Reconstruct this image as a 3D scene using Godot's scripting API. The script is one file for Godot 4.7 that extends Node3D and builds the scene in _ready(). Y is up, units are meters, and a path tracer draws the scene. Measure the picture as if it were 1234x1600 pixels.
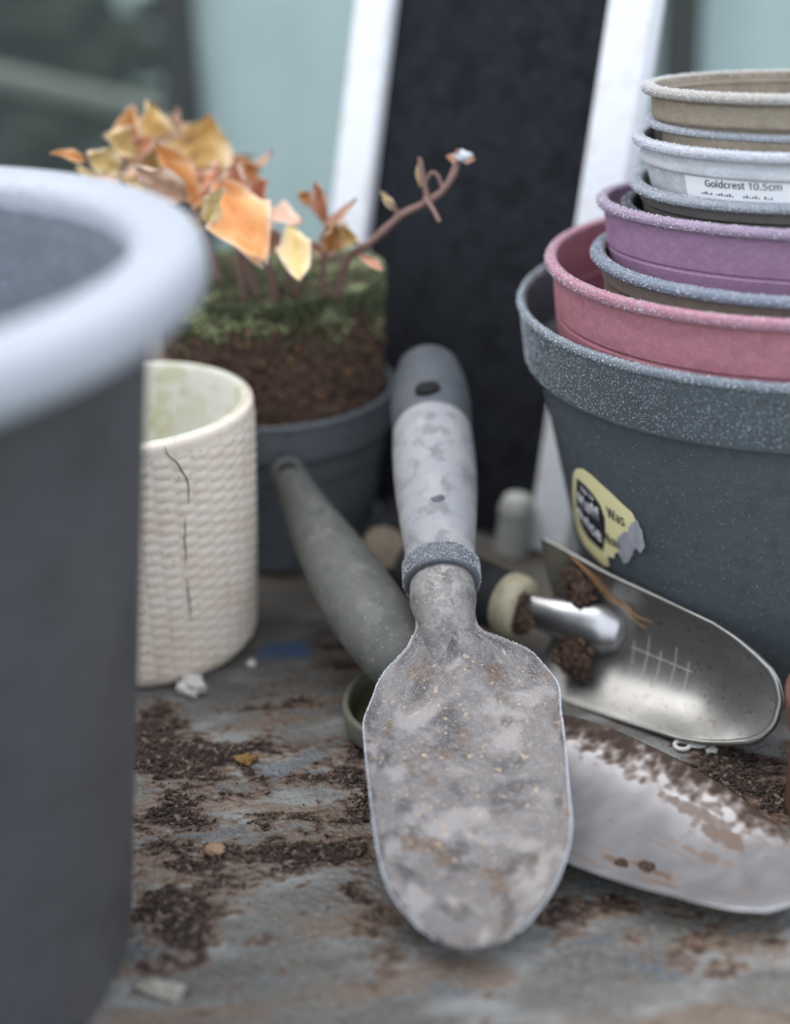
extends Node3D
# Frosty greenhouse bench: stacked plastic pots, three hand trowels, a cream planter, a potted shrub and a grey bucket.

var rng := RandomNumberGenerator.new()
var M := {}
var noise_cache := {}

# ---------------------------------------------------------------- naming and tagging
var used := {}

func numbered(called: String) -> String:
	if not used.has(called):
		used[called] = 0
		return called
	used[called] += 1
	return "%s_%03d" % [called, used[called]]

func tag(o: Node3D, label := "", category := "", group := "", kind := "") -> void:
	if label: o.set_meta("label", label)
	if category: o.set_meta("category", category)
	if group: o.set_meta("group", group)
	if kind: o.set_meta("kind", kind)

func thing(called: String, label: String, category: String, at := Transform3D.IDENTITY, group := "", kind := "") -> Node3D:
	var o := Node3D.new()
	o.name = numbered(called)
	add_child(o)
	o.transform = at
	tag(o, label, category, group, kind)
	return o

func part(called: String, mesh: Mesh, m: Material, parent: Node3D, label := "", kind := "") -> MeshInstance3D:
	var o := MeshInstance3D.new()
	o.name = called
	o.mesh = mesh
	o.material_override = m
	parent.add_child(o, true)
	tag(o, label, "", "", kind)
	return o

func solo(called: String, mesh: Mesh, m: Material, label: String, category: String, at := Transform3D.IDENTITY, group := "", kind := "") -> MeshInstance3D:
	var o := MeshInstance3D.new()
	o.name = numbered(called)
	o.mesh = mesh
	o.material_override = m
	add_child(o)
	o.transform = at
	tag(o, label, category, group, kind)
	return o

func scatter(called: String, mesh: Mesh, m: Material, xs: Array, parent: Node3D, tints := []) -> MultiMeshInstance3D:
	var mm := MultiMesh.new()
	mm.transform_format = MultiMesh.TRANSFORM_3D
	mm.use_colors = tints.size() > 0
	mm.mesh = mesh
	mm.instance_count = xs.size()
	for i in xs.size():
		mm.set_instance_transform(i, xs[i])
		if tints.size() > 0:
			mm.set_instance_color(i, tints[i % tints.size()])
	var o := MultiMeshInstance3D.new()
	o.name = called
	o.multimesh = mm
	o.material_override = m
	parent.add_child(o, true)
	o.set_meta("kind", "stuff")
	return o

# ---------------------------------------------------------------- mesh building
func sheet(rows: Array, wrap := false, tints := []) -> ArrayMesh:
	# rows of equally many points become a smooth quad sheet; wrap: last column repeats the first
	var nr := rows.size()
	var nc: int = rows[0].size()
	var V := PackedVector3Array()
	var U := PackedVector2Array()
	var I := PackedInt32Array()
	var C := PackedColorArray()
	for r in nr:
		var row: PackedVector3Array = rows[r]
		V.append_array(row)
		for c in nc:
			U.append(Vector2(float(c) / (nc - 1), float(r) / (nr - 1)))
		if tints.size(): C.append_array(tints[r])
	var N := PackedVector3Array()
	N.resize(V.size())
	for r in nr - 1:
		for c in nc - 1:
			var a := r * nc + c
			var b := a + 1
			var d := a + nc
			var e := d + 1
			var n1 := (V[d] - V[a]).cross(V[b] - V[a])
			var n2 := (V[d] - V[b]).cross(V[e] - V[b]) * -1.0
			I.append_array(PackedInt32Array([a, b, d, b, e, d]))
			n2 = (V[e] - V[b]).cross(V[d] - V[b]) * -1.0
			N[a] += n1
			N[b] += n1 + n2
			N[d] += n1 + n2
			N[e] += n2
	if wrap:
		for r in nr:
			var s := N[r * nc] + N[r * nc + nc - 1]
			N[r * nc] = s
			N[r * nc + nc - 1] = s
	for i in N.size():
		N[i] = N[i].normalized() if N[i].length_squared() > 0.0 else Vector3.UP
	var arr := []
	arr.resize(Mesh.ARRAY_MAX)
	arr[Mesh.ARRAY_VERTEX] = V
	arr[Mesh.ARRAY_NORMAL] = N
	arr[Mesh.ARRAY_TEX_UV] = U
	arr[Mesh.ARRAY_INDEX] = I
	if C.size(): arr[Mesh.ARRAY_COLOR] = C
	var m := ArrayMesh.new()
	m.add_surface_from_arrays(Mesh.PRIMITIVE_TRIANGLES, arr)
	return m

func joined(ms: Array) -> ArrayMesh:
	var st := SurfaceTool.new()
	st.begin(Mesh.PRIMITIVE_TRIANGLES)
	for m in ms:
		if m is Array: st.append_from(m[0], 0, m[1])
		else: st.append_from(m, 0, Transform3D.IDENTITY)
	return st.commit()

func lathe(profile: PackedVector2Array, seg := 96, wobble := 0.0, seed_ := 1) -> ArrayMesh:
	var rows := []
	var n := FastNoiseLite.new()
	n.seed = seed_
	n.frequency = 1.0
	for p in profile:
		var row := PackedVector3Array()
		for k in seg + 1:
			var a := TAU * (k % seg) / seg
			var r := p.x
			if wobble > 0.0: r += wobble * n.get_noise_3d(cos(a) * 1.3, sin(a) * 1.3, p.y * 12.0)
			row.append(Vector3(sin(a) * r, p.y, cos(a) * r))
		rows.append(row)
	return sheet(rows, true)

func soft(profile: PackedVector2Array, rad: float, n := 3) -> PackedVector2Array:
	# rounds every inner corner of a profile
	var out := PackedVector2Array([profile[0]])
	for i in range(1, profile.size() - 1):
		var p := profile[i]
		var a := profile[i - 1] - p
		var b := profile[i + 1] - p
		var k := minf(rad, minf(a.length(), b.length()) * 0.45)
		var p0 := p + a.normalized() * k
		var p1 := p + b.normalized() * k
		for j in n + 1:
			var t := float(j) / n
			out.append(p0.lerp(p, t).lerp(p.lerp(p1, t), t))
	out.append(profile[profile.size() - 1])
	# long straight runs get extra rings so that relief and wobble have vertices
	return out

func tube(path: PackedVector3Array, radii: PackedVector2Array, seg := 24, up := Vector3.UP, round_ends := true) -> ArrayMesh:
	# oval sweep; radii are (sideways, up), rounded off at both ends
	var P := PackedVector3Array()
	var R := PackedVector2Array()
	var last := path.size() - 1
	if round_ends:
		var t0 := (path[0] - path[1]).normalized()
		var t1 := (path[last] - path[last - 1]).normalized()
		for q in [0.02, 0.35, 0.6, 0.8, 0.93]:
			P.append(path[0] + t0 * minf(radii[0].x, radii[0].y) * sqrt(1.0 - q * q) * 0.8)
			R.append(radii[0] * q)
		P.append_array(path)
		R.append_array(radii)
		for q in [0.93, 0.8, 0.6, 0.35, 0.02]:
			P.append(path[last] + t1 * minf(radii[last].x, radii[last].y) * sqrt(1.0 - q * q) * 0.8)
			R.append(radii[last] * q)
	else:
		P = path
		R = radii
	var rows := []
	for i in P.size():
		var t := (P[mini(i + 1, P.size() - 1)] - P[maxi(i - 1, 0)]).normalized()
		var side := t.cross(up).normalized()
		var u := side.cross(t).normalized()
		var row := PackedVector3Array()
		for k in seg + 1:
			var a := TAU * (k % seg) / seg
			row.append(P[i] + side * cos(a) * R[i].x + u * sin(a) * R[i].y)
		rows.append(row)
	return sheet(rows, true)

func smooth_path(p: PackedVector3Array, n := 24) -> PackedVector3Array:
	var c := Curve3D.new()
	for i in p.size():
		var d := (p[mini(i + 1, p.size() - 1)] - p[maxi(i - 1, 0)]) / 6.0
		c.add_point(p[i], -d, d)
	var out := PackedVector3Array()
	for i in n + 1:
		out.append(c.sample_baked(c.get_baked_length() * i / n, true))
	return out

func sample(tab: Array, x: float) -> float:
	# smooth interpolation in a table of [x, value]
	if x <= tab[0][0]: return tab[0][1]
	for i in range(1, tab.size()):
		if x <= tab[i][0]:
			var p0: float = tab[maxi(i - 2, 0)][1]
			var p3: float = tab[mini(i + 1, tab.size() - 1)][1]
			var a: Array = tab[i - 1]
			var b: Array = tab[i]
			return cubic_interpolate(a[1], b[1], p0, p3, (x - a[0]) / (b[0] - a[0]))
	return tab[tab.size() - 1][1]

func shell(stations: Array, half: Callable, mid: Callable, height: Callable, th: float, nt := 20, shift = null) -> ArrayMesh:
	# a plate with thickness: stations along -z, half width, sideways offset, height(a, t)
	var rows := []
	for a in stations:
		var w: float = half.call(a)
		var c: float = mid.call(a)
		var row := PackedVector3Array()
		var top := []
		var low := []
		for k in nt + 1:
			var t := -cos(PI * k / nt) * 0.5 + (2.0 * k / nt - 1.0) * 0.5
			var h: float = height.call(a, t)
			var edge := sqrt(maxf(0.0, 1.0 - pow(absf(t), 12.0)))
			top.append(Vector3(c + t * w, h + th * 0.5 * edge, -a))
			low.append(Vector3(c + t * w * 0.995, h - th * 0.5 * edge, -a))
		low.reverse()
		for v in top: row.append(v)
		for v in low: row.append(v)
		row.append(top[0])
		if shift != null:
			for i in row.size(): row[i] = shift.call(row[i])
		rows.append(row)
	return sheet(rows, true)

func lump(radius: float, seed_: int, rough := 0.45, squash := Vector3.ONE, rings := 10, detail := 1.4) -> ArrayMesh:
	var n := FastNoiseLite.new()
	n.seed = seed_
	n.frequency = 1.0
	n.fractal_octaves = 3
	var rows := []
	for i in rings + 1:
		var row := PackedVector3Array()
		var b := PI * i / rings
		for k in rings * 2 + 1:
			var a := TAU * (k % (rings * 2)) / (rings * 2)
			var d := Vector3(sin(b) * cos(a), cos(b), sin(b) * sin(a))
			row.append(d * radius * (1.0 + rough * 1.6 * n.get_noise_3dv(d * detail)) * squash)
		rows.append(row)
	return sheet(rows, true)

func crumb_mesh(seed_: int) -> ArrayMesh:
	var m := lump(1.0, seed_, 0.6, Vector3(1, 0.7, 1), 4)
	return m

func block(size: Vector3, bevel := 0.001) -> ArrayMesh:
	# a box with chamfered edges
	var h := size / 2.0
	var st := SurfaceTool.new()
	st.begin(Mesh.PRIMITIVE_TRIANGLES)
	st.set_smooth_group(-1)
	var pts := []
	for s in 8:
		var sg := Vector3(1 if s & 1 else -1, 1 if s & 2 else -1, 1 if s & 4 else -1)
		pts.append([sg * Vector3(h.x, h.y - bevel, h.z - bevel), sg * Vector3(h.x - bevel, h.y, h.z - bevel), sg * Vector3(h.x - bevel, h.y - bevel, h.z)])
	var face := func(ps: Array) -> void:
		var c := Vector3.ZERO
		for p in ps: c += p
		var n: Vector3 = (ps[1] - ps[0]).cross(ps[2] - ps[0])
		if n.dot(c) > 0.0: ps.reverse()
		for i in range(1, ps.size() - 1):
			for p in [ps[0], ps[i], ps[i + 1]]:
				st.set_uv(Vector2(p.x + p.z, p.y + p.z))
				st.add_vertex(p)
	for ax in 3:
		var b1 := 1 << ((ax + 1) % 3)
		var b2 := 1 << ((ax + 2) % 3)
		for s in [0, 1 << ax]:
			face.call([pts[s][ax], pts[s | b1][ax], pts[s | b1 | b2][ax], pts[s | b2][ax]])
		# the four edges along this axis
		var o1 := (ax + 1) % 3
		var o2 := (ax + 2) % 3
		for k in 4:
			var base := (b1 if k & 1 else 0) | (b2 if k & 2 else 0)
			var far := base | (1 << ax)
			face.call([pts[base][o1], pts[far][o1], pts[far][o2], pts[base][o2]])
	for s in 8:
		face.call([pts[s][0], pts[s][1], pts[s][2]])
	st.generate_normals()
	return st.commit()

func wrap_poly(poly: PackedVector2Array, onto: Callable, step := 2.5) -> ArrayMesh:
	# a flat outline (degrees round, metres up) laid on a curved wall
	var lo := 1e9
	var hi := -1e9
	for p in poly:
		lo = minf(lo, p.x)
		hi = maxf(hi, p.x)
	var st := SurfaceTool.new()
	st.begin(Mesh.PRIMITIVE_TRIANGLES)
	var x := lo
	while x < hi:
		var strip := PackedVector2Array([Vector2(x, -1), Vector2(x + step, -1), Vector2(x + step, 1), Vector2(x, 1)])
		for piece in Geometry2D.intersect_polygons(poly, strip):
			var ids := Geometry2D.triangulate_polygon(piece)
			for i in ids:
				var q: Vector2 = piece[i]
				st.set_uv(Vector2(q.x * 0.00126, q.y) * 20.0)
				st.add_vertex(onto.call(q))
		x += step
	st.generate_normals()
	return st.commit()

func lettering(s: String, width: float, height: float, bold: bool, place: Callable, thick := 0.00012) -> ArrayMesh:
	# text flat in (x right, y up) metres from its lower left corner, then bent by place()
	var t := TextMesh.new()
	var f := SystemFont.new()
	f.font_names = PackedStringArray(["Droid Sans"])
	f.font_weight = 700 if bold else 400
	t.font = f
	t.text = s
	t.font_size = 64
	t.pixel_size = 0.01
	t.depth = 0.02
	t.curve_step = 1.5
	var arr := t.get_mesh_arrays() if t.get_surface_count() < 1 else t.surface_get_arrays(0)
	var V: PackedVector3Array = arr[Mesh.ARRAY_VERTEX]
	var lo := Vector3(1e9, 1e9, 1e9)
	var hi := -lo
	for v in V:
		lo = lo.min(v)
		hi = hi.max(v)
	var sx := width / maxf(hi.x - lo.x, 1e-6)
	var sy := height / maxf(hi.y - lo.y, 1e-6)
	var idx: PackedInt32Array = arr[Mesh.ARRAY_INDEX] if arr[Mesh.ARRAY_INDEX] != null else PackedInt32Array(range(V.size()))
	var st := SurfaceTool.new()
	st.begin(Mesh.PRIMITIVE_TRIANGLES)
	for i in idx:
		var v := V[i]
		st.add_vertex(place.call(Vector2((v.x - lo.x) * sx, (v.y - lo.y) * sy), thick if v.z > 0.0 else 0.0))
	st.generate_normals()
	return st.commit()

# ---------------------------------------------------------------- textures and materials
func noise_bytes(w: int, h: int, seed_: int, freq: float, oct := 4, stretch := 1, kind := FastNoiseLite.TYPE_SIMPLEX_SMOOTH) -> PackedByteArray:
	var key := "%d %d %d %f %d %d %d" % [w, h, seed_, freq, oct, stretch, kind]
	if noise_cache.has(key): return noise_cache[key]
	var n := FastNoiseLite.new()
	n.seed = seed_
	n.noise_type = kind
	n.frequency = freq
	n.fractal_octaves = oct
	var im := n.get_seamless_image(maxi(w / stretch, 8), h)
	if stretch > 1: im.resize(w, h, Image.INTERPOLATE_CUBIC)
	im.convert(Image.FORMAT_L8)
	noise_cache[key] = im.get_data()
	return noise_cache[key]

func layered(w: int, h: int, base: Color, layers: Array) -> ImageTexture:
	# each layer: [bytes, from, to, colour, strength]
	var out := PackedByteArray()
	out.resize(w * h * 3)
	var n := w * h
	var r := PackedFloat32Array()
	var g := PackedFloat32Array()
	var b := PackedFloat32Array()
	r.resize(n)
	g.resize(n)
	b.resize(n)
	r.fill(base.r * 255.0)
	g.fill(base.g * 255.0)
	b.fill(base.b * 255.0)
	for L in layers:
		var d: PackedByteArray = L[0]
		var ramp := PackedFloat32Array()
		for i in 256: ramp.append(smoothstep(L[1], L[2], i / 255.0) * L[4])
		var c: Color = L[3]
		var cr := c.r * 255.0
		var cg := c.g * 255.0
		var cb := c.b * 255.0
		for i in n:
			var a := ramp[d[i]]
			if a > 0.004:
				r[i] += (cr - r[i]) * a
				g[i] += (cg - g[i]) * a
				b[i] += (cb - b[i]) * a
	for i in n:
		out[i * 3] = int(r[i])
		out[i * 3 + 1] = int(g[i])
		out[i * 3 + 2] = int(b[i])
	return ImageTexture.create_from_image(Image.create_from_data(w, h, false, Image.FORMAT_RGB8, out))

func grey_tex(d: PackedByteArray, w: int, h: int) -> ImageTexture:
	return ImageTexture.create_from_image(Image.create_from_data(w, h, false, Image.FORMAT_L8, d))

func mat(called: String, c: Color, rough := 0.6, o := {}) -> StandardMaterial3D:
	var m := StandardMaterial3D.new()
	m.resource_name = called
	m.albedo_color = c
	m.roughness = rough
	m.cull_mode = BaseMaterial3D.CULL_DISABLED
	m.metallic = o.get("metal", 0.0)
	m.metallic_specular = o.get("spec", 0.5)
	if o.has("tex"): m.albedo_texture = o.tex
	if o.has("bump"):
		m.heightmap_enabled = true
		m.heightmap_texture = o.bump
		m.heightmap_scale = o.get("depth", 0.03)
	if o.has("rough_tex"): m.roughness_texture = o.rough_tex
	if o.has("tri"):
		m.uv1_triplanar = true
		m.uv1_scale = Vector3.ONE * o.tri
	if o.has("uv"): m.uv1_scale = o.uv
	if o.has("vertex"): m.vertex_color_use_as_albedo = true
	if o.has("back"):
		m.backlight_enabled = true
		m.backlight = o.back
	return m

func muddy_texture() -> Array:
	# dried mud on the lowest blade: a band along the upper edge and a few wiped smears
	var S := 384
	var n := FastNoiseLite.new()
	n.seed = 71
	n.frequency = 0.003
	n.fractal_octaves = 2
	var im := Image.create(S, S, false, Image.FORMAT_RGB8)
	var shine := Image.create(S, S, false, Image.FORMAT_RGB8)
	var smears := [[0.040, 0.60, 0.016, 0.10, 0.7], [0.030, 0.50, 0.012, 0.16, 0.8], [0.031, 0.12, 0.012, 0.10, 0.7], [0.040, 0.0, 0.020, 0.03, 0.7], [0.040, -0.46, 0.010, 0.12, 1.0], [0.048, -0.54, 0.006, 0.10, 0.9], [0.033, -0.66, 0.007, 0.10, 0.9], [0.052, -0.74, 0.008, 0.06, 0.7], [0.012, -0.45, 0.003, 0.08, 0.6]]
	for j in S:
		var a := 0.118 * pow(float(j) / (S - 1), 1.2)
		for i in S:
			var x := minf(i / (S - 1.0) * 62.0 / 30.0, 1.0)
			var t := -cos(PI * x) * 0.5 + (2.0 * x - 1.0) * 0.5
			var px := t * 0.028
			var f := n.get_noise_2d(px * 60000.0, a * 60000.0)
			var g := n.get_noise_2d(px * 14000.0 + 900.0, a * 30000.0)
			var c := rgb(148, 146, 149).lerp(rgb(166, 164, 167), clampf(0.5 + g, 0.0, 1.0))
			var band := smoothstep(0.55, 1.0, t + 0.22 * f + 0.16 * g) * smoothstep(0.004, 0.02, a)
			var core := smoothstep(0.74, 1.02, t + 0.22 * f + 0.16 * g) * smoothstep(0.006, 0.024, a)
			for s in smears:
				var q := Vector2((a - s[0]) / s[2], (t - s[1]) / s[3]).length_squared()
				if q < 4.0: band = maxf(band, s[4] * smoothstep(0.3, 0.95, exp(-q) * 1.1 + 0.5 * f + 0.15 * g))
			c = c.lerp(rgb(92, 71, 58), clampf(band * 0.85, 0.0, 1.0))
			c = c.lerp(rgb(48, 36, 31), clampf(core * 0.85, 0.0, 1.0))
			im.set_pixel(i, j, c)
			var bare := 1.0 - smoothstep(0.1, 0.7, band)
			shine.set_pixel(i, j, Color(bare, lerpf(0.9, 0.40, bare), 0.0))
	return [ImageTexture.create_from_image(im), ImageTexture.create_from_image(shine)]

func rgb(r: int, g: int, b: int) -> Color:
	return Color(r / 255.0, g / 255.0, b / 255.0)

func make_materials() -> void:
	var S := 512
	var fine := noise_bytes(S, S, 3, 0.12, 3)
	var mid := noise_bytes(S, S, 4, 0.03, 4)
	var big := noise_bytes(S, S, 5, 0.009, 5)
	var big2 := noise_bytes(S, S, 6, 0.012, 5)
	var spk := noise_bytes(S, S, 7, 0.07, 2)
	var fine_t := grey_tex(fine, S, S)
	var mid_t := grey_tex(mid, S, S)
	M.fine_t = fine_t
	M.mid_t = mid_t
	# plastic surfaces: nearly plain with a dusting of frost and grime
	var dust := layered(S, S, Color(0.84, 0.84, 0.84), [[mid, 0.35, 0.8, Color(0.94, 0.94, 0.94), 0.6], [spk, 0.62, 0.8, Color.WHITE, 0.7], [big, 0.6, 0.85, Color(0.72, 0.72, 0.72), 0.5]])
	var rimed := layered(S, S, Color(0.72, 0.72, 0.74), [[fine, 0.4, 0.65, Color.WHITE, 0.9], [mid, 0.55, 0.8, Color(0.6, 0.6, 0.62), 0.5]])
	M.dust = dust
	for p in [["big_pot", rgb(98, 107, 113)], ["pink_pot", rgb(208, 140, 154)], ["purple_pot", rgb(180, 142, 176)], ["blue_pot", rgb(158, 146, 134)], ["grey_pot", rgb(127, 123, 119)], ["white_pot", rgb(238, 242, 248)], ["brown_pot", rgb(118, 108, 100)], ["beige_pot", rgb(178, 164, 146)], ["dark_pot", rgb(60, 62, 66)], ["plant_pot", rgb(114, 120, 126)], ["terra", rgb(116, 80, 68)]]:
		M[p[0]] = mat(p[0], p[1], 0.55, {"tex": dust, "tri": 18.0, "bump": fine_t, "depth": 0.006, "spec": 0.4})
	for p in [["big_rim", rgb(150, 160, 168)], ["pink_rim", rgb(208, 152, 168)], ["purple_rim", rgb(188, 166, 190)], ["blue_rim", rgb(146, 155, 170)], ["grey_rim", rgb(185, 190, 198)], ["white_rim", rgb(226, 230, 238)], ["pale_rim", rgb(205, 210, 218)], ["beige_rim", rgb(212, 206, 196)], ["dark_rim", rgb(88, 92, 100)], ["plant_rim", rgb(128, 134, 140)], ["terra_rim", rgb(128, 90, 76)]]:
		M[p[0]] = mat(p[0], p[1], 0.7, {"tex": rimed, "tri": 30.0, "bump": fine_t, "depth": 0.03})
	M.frost = mat("frost", Color(0.80, 0.82, 0.86, 1.0), 0.5, {"spec": 0.5})
	M.bucket = mat("bucket", rgb(84, 85, 90), 0.42, {"tex": dust, "tri": 9.0, "bump": mid_t, "depth": 0.02})
	M.bucket_in = mat("bucket_inside", rgb(134, 142, 154), 0.5, {"tex": dust, "tri": 9.0, "bump": mid_t, "depth": 0.02})
	M.bucket_rim = mat("bucket_rim", rgb(212, 217, 226), 0.5, {"tex": rimed, "tri": 30.0, "bump": fine_t, "depth": 0.02})
	# cream glazed planter
	M.cream = mat("cream_glaze", rgb(250, 237, 224), 0.42, {"tex": layered(S, S, Color(0.96, 0.955, 0.95), [[big, 0.5, 0.9, Color(0.88, 0.85, 0.8), 0.6], [spk, 0.72, 0.85, Color(0.6, 0.55, 0.48), 0.5]]), "tri": 12.0, "bump": mid_t, "depth": 0.008})
	M.cream_in = mat("cream_inside", Color.WHITE, 0.6, {"tex": layered(S, S, rgb(216, 214, 206), [[big, 0.5, 0.75, rgb(186, 184, 140), 0.6], [big2, 0.55, 0.75, rgb(226, 226, 222), 0.7], [mid, 0.64, 0.84, rgb(146, 150, 96), 0.35]]), "tri": 14.0})
	M.crack = mat("crack", rgb(84, 74, 62), 0.9)
	# soils, moss, leaves
	M.soil = mat("soil", Color.WHITE, 0.95, {"tex": layered(S, S, rgb(82, 62, 52), [[mid, 0.4, 0.7, rgb(106, 82, 68), 0.9], [fine, 0.6, 0.8, rgb(134, 108, 90), 0.7], [mid, 0.6, 0.25, rgb(50, 37, 32), 0.8]]), "tri": 30.0, "bump": mid_t, "depth": 0.12})
	M.crumb = mat("crumb", Color.WHITE, 0.95, {"vertex": true})
	M.moss = mat("moss", Color.WHITE, 0.9, {"vertex": true, "back": Color(0.15, 0.2, 0.1)})
	M.leaf = mat("leaf", Color.WHITE, 0.6, {"vertex": true, "back": Color(0.22, 0.2, 0.17), "bump": mid_t, "depth": 0.02})
	M.stem = mat("stem", rgb(134, 104, 98), 0.7, {"bump": fine_t, "depth": 0.02, "tri": 40.0})
	# trowels
	var blot := noise_bytes(S, S, 21, 0.011, 4)
	var blot2 := noise_bytes(S, S, 22, 0.016, 4)
	M.frosty_blade = mat("frosted_aluminium", Color.WHITE, 0.62, {"metal": 0.15, "bump": fine_t, "depth": 0.03, "uv": Vector3(1, 1, 1), "tex": layered(S, S, rgb(122, 120, 122), [[blot, 0.5, 0.75, rgb(160, 158, 160), 0.9], [blot2, 0.5, 0.85, rgb(74, 72, 75), 0.75], [mid, 0.55, 0.8, rgb(158, 156, 158), 0.4], [big2, 0.68, 0.84, rgb(112, 92, 78), 0.7], [spk, 0.76, 0.88, rgb(196, 178, 154), 0.8], [fine, 0.5, 0.8, rgb(164, 164, 170), 0.35]])})
	M.frosty_blade.albedo_color = Color(0.95, 0.925, 0.905)
	M.frosty_neck = mat("frosted_neck", Color.WHITE, 0.65, {"metal": 0.1, "tri": 20.0, "bump": fine_t, "depth": 0.02, "tex": layered(S, S, rgb(128, 126, 126), [[mid, 0.5, 0.75, rgb(162, 160, 160), 0.8], [blot2, 0.55, 0.8, rgb(90, 88, 92), 0.8], [spk, 0.66, 0.8, rgb(184, 168, 146), 0.7]])})
	M.grey_handle = mat("grey_handle", Color.WHITE, 0.7, {"tri": 14.0, "bump": mid_t, "depth": 0.015, "tex": layered(S, S, rgb(148, 149, 154), [[blot, 0.5, 0.8, rgb(164, 162, 160), 0.8], [blot2, 0.52, 0.8, rgb(108, 108, 112), 0.7], [spk, 0.8, 0.9, rgb(96, 92, 86), 0.5]])})
	M.grey_cap = mat("grey_cap", rgb(92, 96, 104), 0.65, {"tex": dust, "tri": 14.0, "bump": fine_t, "depth": 0.01})
	M.collar = mat("frosted_collar", rgb(120, 124, 132), 0.7, {"tex": rimed, "tri": 36.0, "bump": fine_t, "depth": 0.03})
	M.green_handle = mat("green_grey_handle", Color.WHITE, 0.68, {"tri": 14.0, "bump": mid_t, "depth": 0.012, "tex": layered(S, S, rgb(88, 89, 86), [[blot, 0.5, 0.8, rgb(108, 108, 105), 0.8], [blot2, 0.58, 0.8, rgb(72, 79, 74), 0.8], [spk, 0.76, 0.86, rgb(170, 150, 140), 0.6]])})
	M.black = mat("black_hole", rgb(14, 14, 15), 0.9)
	M.dark_metal = mat("dark_neck", rgb(70, 72, 82), 0.45, {"metal": 0.5, "tex": dust, "tri": 20.0})
	M.muddy_steel = mat("muddy_steel", Color.WHITE, 0.42, {"metal": 0.55, "bump": mid_t, "depth": 0.006, "tex": layered(S, S, rgb(190, 188, 192), [[blot, 0.55, 0.8, rgb(208, 206, 208), 0.7], [big2, 0.64, 0.8, rgb(122, 96, 80), 0.8], [big, 0.7, 0.85, rgb(168, 132, 96), 0.7]])})
	var muddy := muddy_texture()
	M.muddy_steel.albedo_texture = muddy[0]
	M.muddy_steel.metallic_texture = muddy[1]
	M.muddy_steel.metallic_texture_channel = BaseMaterial3D.TEXTURE_CHANNEL_RED
	M.muddy_steel.roughness = 1.0
	M.muddy_steel.roughness_texture = muddy[1]
	M.muddy_steel.roughness_texture_channel = BaseMaterial3D.TEXTURE_CHANNEL_GREEN
	M.mud = mat("mud_smear", rgb(92, 72, 60), 0.85, {"tex": M.soil.albedo_texture, "tri": 30.0, "bump": mid_t, "depth": 0.05})
	M.mud.albedo_color = rgb(170, 160, 154)
	M.steel = mat("stainless", Color.WHITE, 0.4, {"metal": 0.85, "bump": mid_t, "depth": 0.003, "tex": layered(S, S, rgb(150, 149, 147), [[blot, 0.5, 0.8, rgb(164, 163, 160), 0.6], [mid, 0.7, 0.85, rgb(128, 118, 106), 0.5], [spk, 0.78, 0.88, rgb(104, 86, 72), 0.6]])})
	M.bright_steel = mat("bright_steel", rgb(180, 180, 182), 0.33, {"metal": 1.0})
	M.cream_plastic = mat("cream_ferrule", rgb(206, 196, 168), 0.5, {"tex": dust, "tri": 20.0})
	M.rubber = mat("black_rubber", rgb(46, 47, 50), 0.75, {"bump": fine_t, "depth": 0.02, "tri": 24.0, "tex": dust})
	M.tan_disc = mat("tan_disc", rgb(226, 208, 182), 0.7, {"tex": dust, "tri": 30.0})
	M.mark = mat("engraved_mark", rgb(205, 205, 203), 0.6)
	M.fibre = mat("root_fibre", rgb(168, 128, 88), 0.8)
	M.olive = mat("olive_plastic", rgb(80, 78, 50), 0.55, {"tex": dust, "tri": 20.0})
	M.olive_rim = mat("olive_rim", rgb(122, 122, 104), 0.7, {"tex": rimed, "tri": 30.0})
	M.white_stone = mat("white_chip", rgb(216, 210, 204), 0.8, {"bump": mid_t, "depth": 0.05, "tri": 60.0})
	M.tan_stone = mat("tan_pebble", rgb(150, 122, 98), 0.7)
	M.clear_bit = mat("cloudy_plastic", rgb(200, 202, 198), 0.3)
	M.tube_grey = mat("pale_tube", rgb(176, 178, 172), 0.5, {"tex": dust, "tri": 30.0})
	M.pale_tube = mat("white_tube", rgb(222, 224, 218), 0.5, {"tex": M.dust, "tri": 30.0})
	# board
	M.paint = mat("white_paint", Color.WHITE, 0.55, {"bump": mid_t, "depth": 0.02, "tri": 16.0, "tex": layered(S, S, rgb(228, 231, 238), [[big, 0.6, 0.85, rgb(214, 206, 200), 0.5], [spk, 0.8, 0.9, rgb(176, 160, 146), 0.6], [fine, 0.5, 0.8, rgb(238, 240, 246), 0.6]])})
	M.felt = mat("black_board", Color.WHITE, 0.85, {"tri": 9.0, "bump": fine_t, "depth": 0.03, "tex": layered(S, S, rgb(33, 35, 40), [[mid, 0.5, 0.8, rgb(42, 45, 51), 0.7], [big2, 0.5, 0.85, rgb(22, 24, 28), 0.7], [spk, 0.66, 0.84, rgb(64, 68, 76), 0.4]]), "spec": 0.25})
	# sticker and label
	M.sticker = mat("yellow_paper", rgb(246, 236, 182), 0.7, {"bump": mid_t, "depth": 0.01, "tri": 60.0})
	M.emblem = mat("black_print", rgb(38, 40, 50), 0.6)
	M.ink = mat("ink", rgb(34, 36, 40), 0.7)
	M.grey_ink = mat("faded_ink", rgb(60, 62, 70), 0.7)
	M.white_ink = mat("white_print", rgb(232, 232, 236), 0.7)
	M.torn = mat("torn_paper", rgb(240, 240, 250), 0.85, {"tex": rimed, "bump": fine_t, "depth": 0.06, "tri": 90.0})
	M.label = mat("white_label", rgb(250, 250, 253), 0.55)

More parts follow.
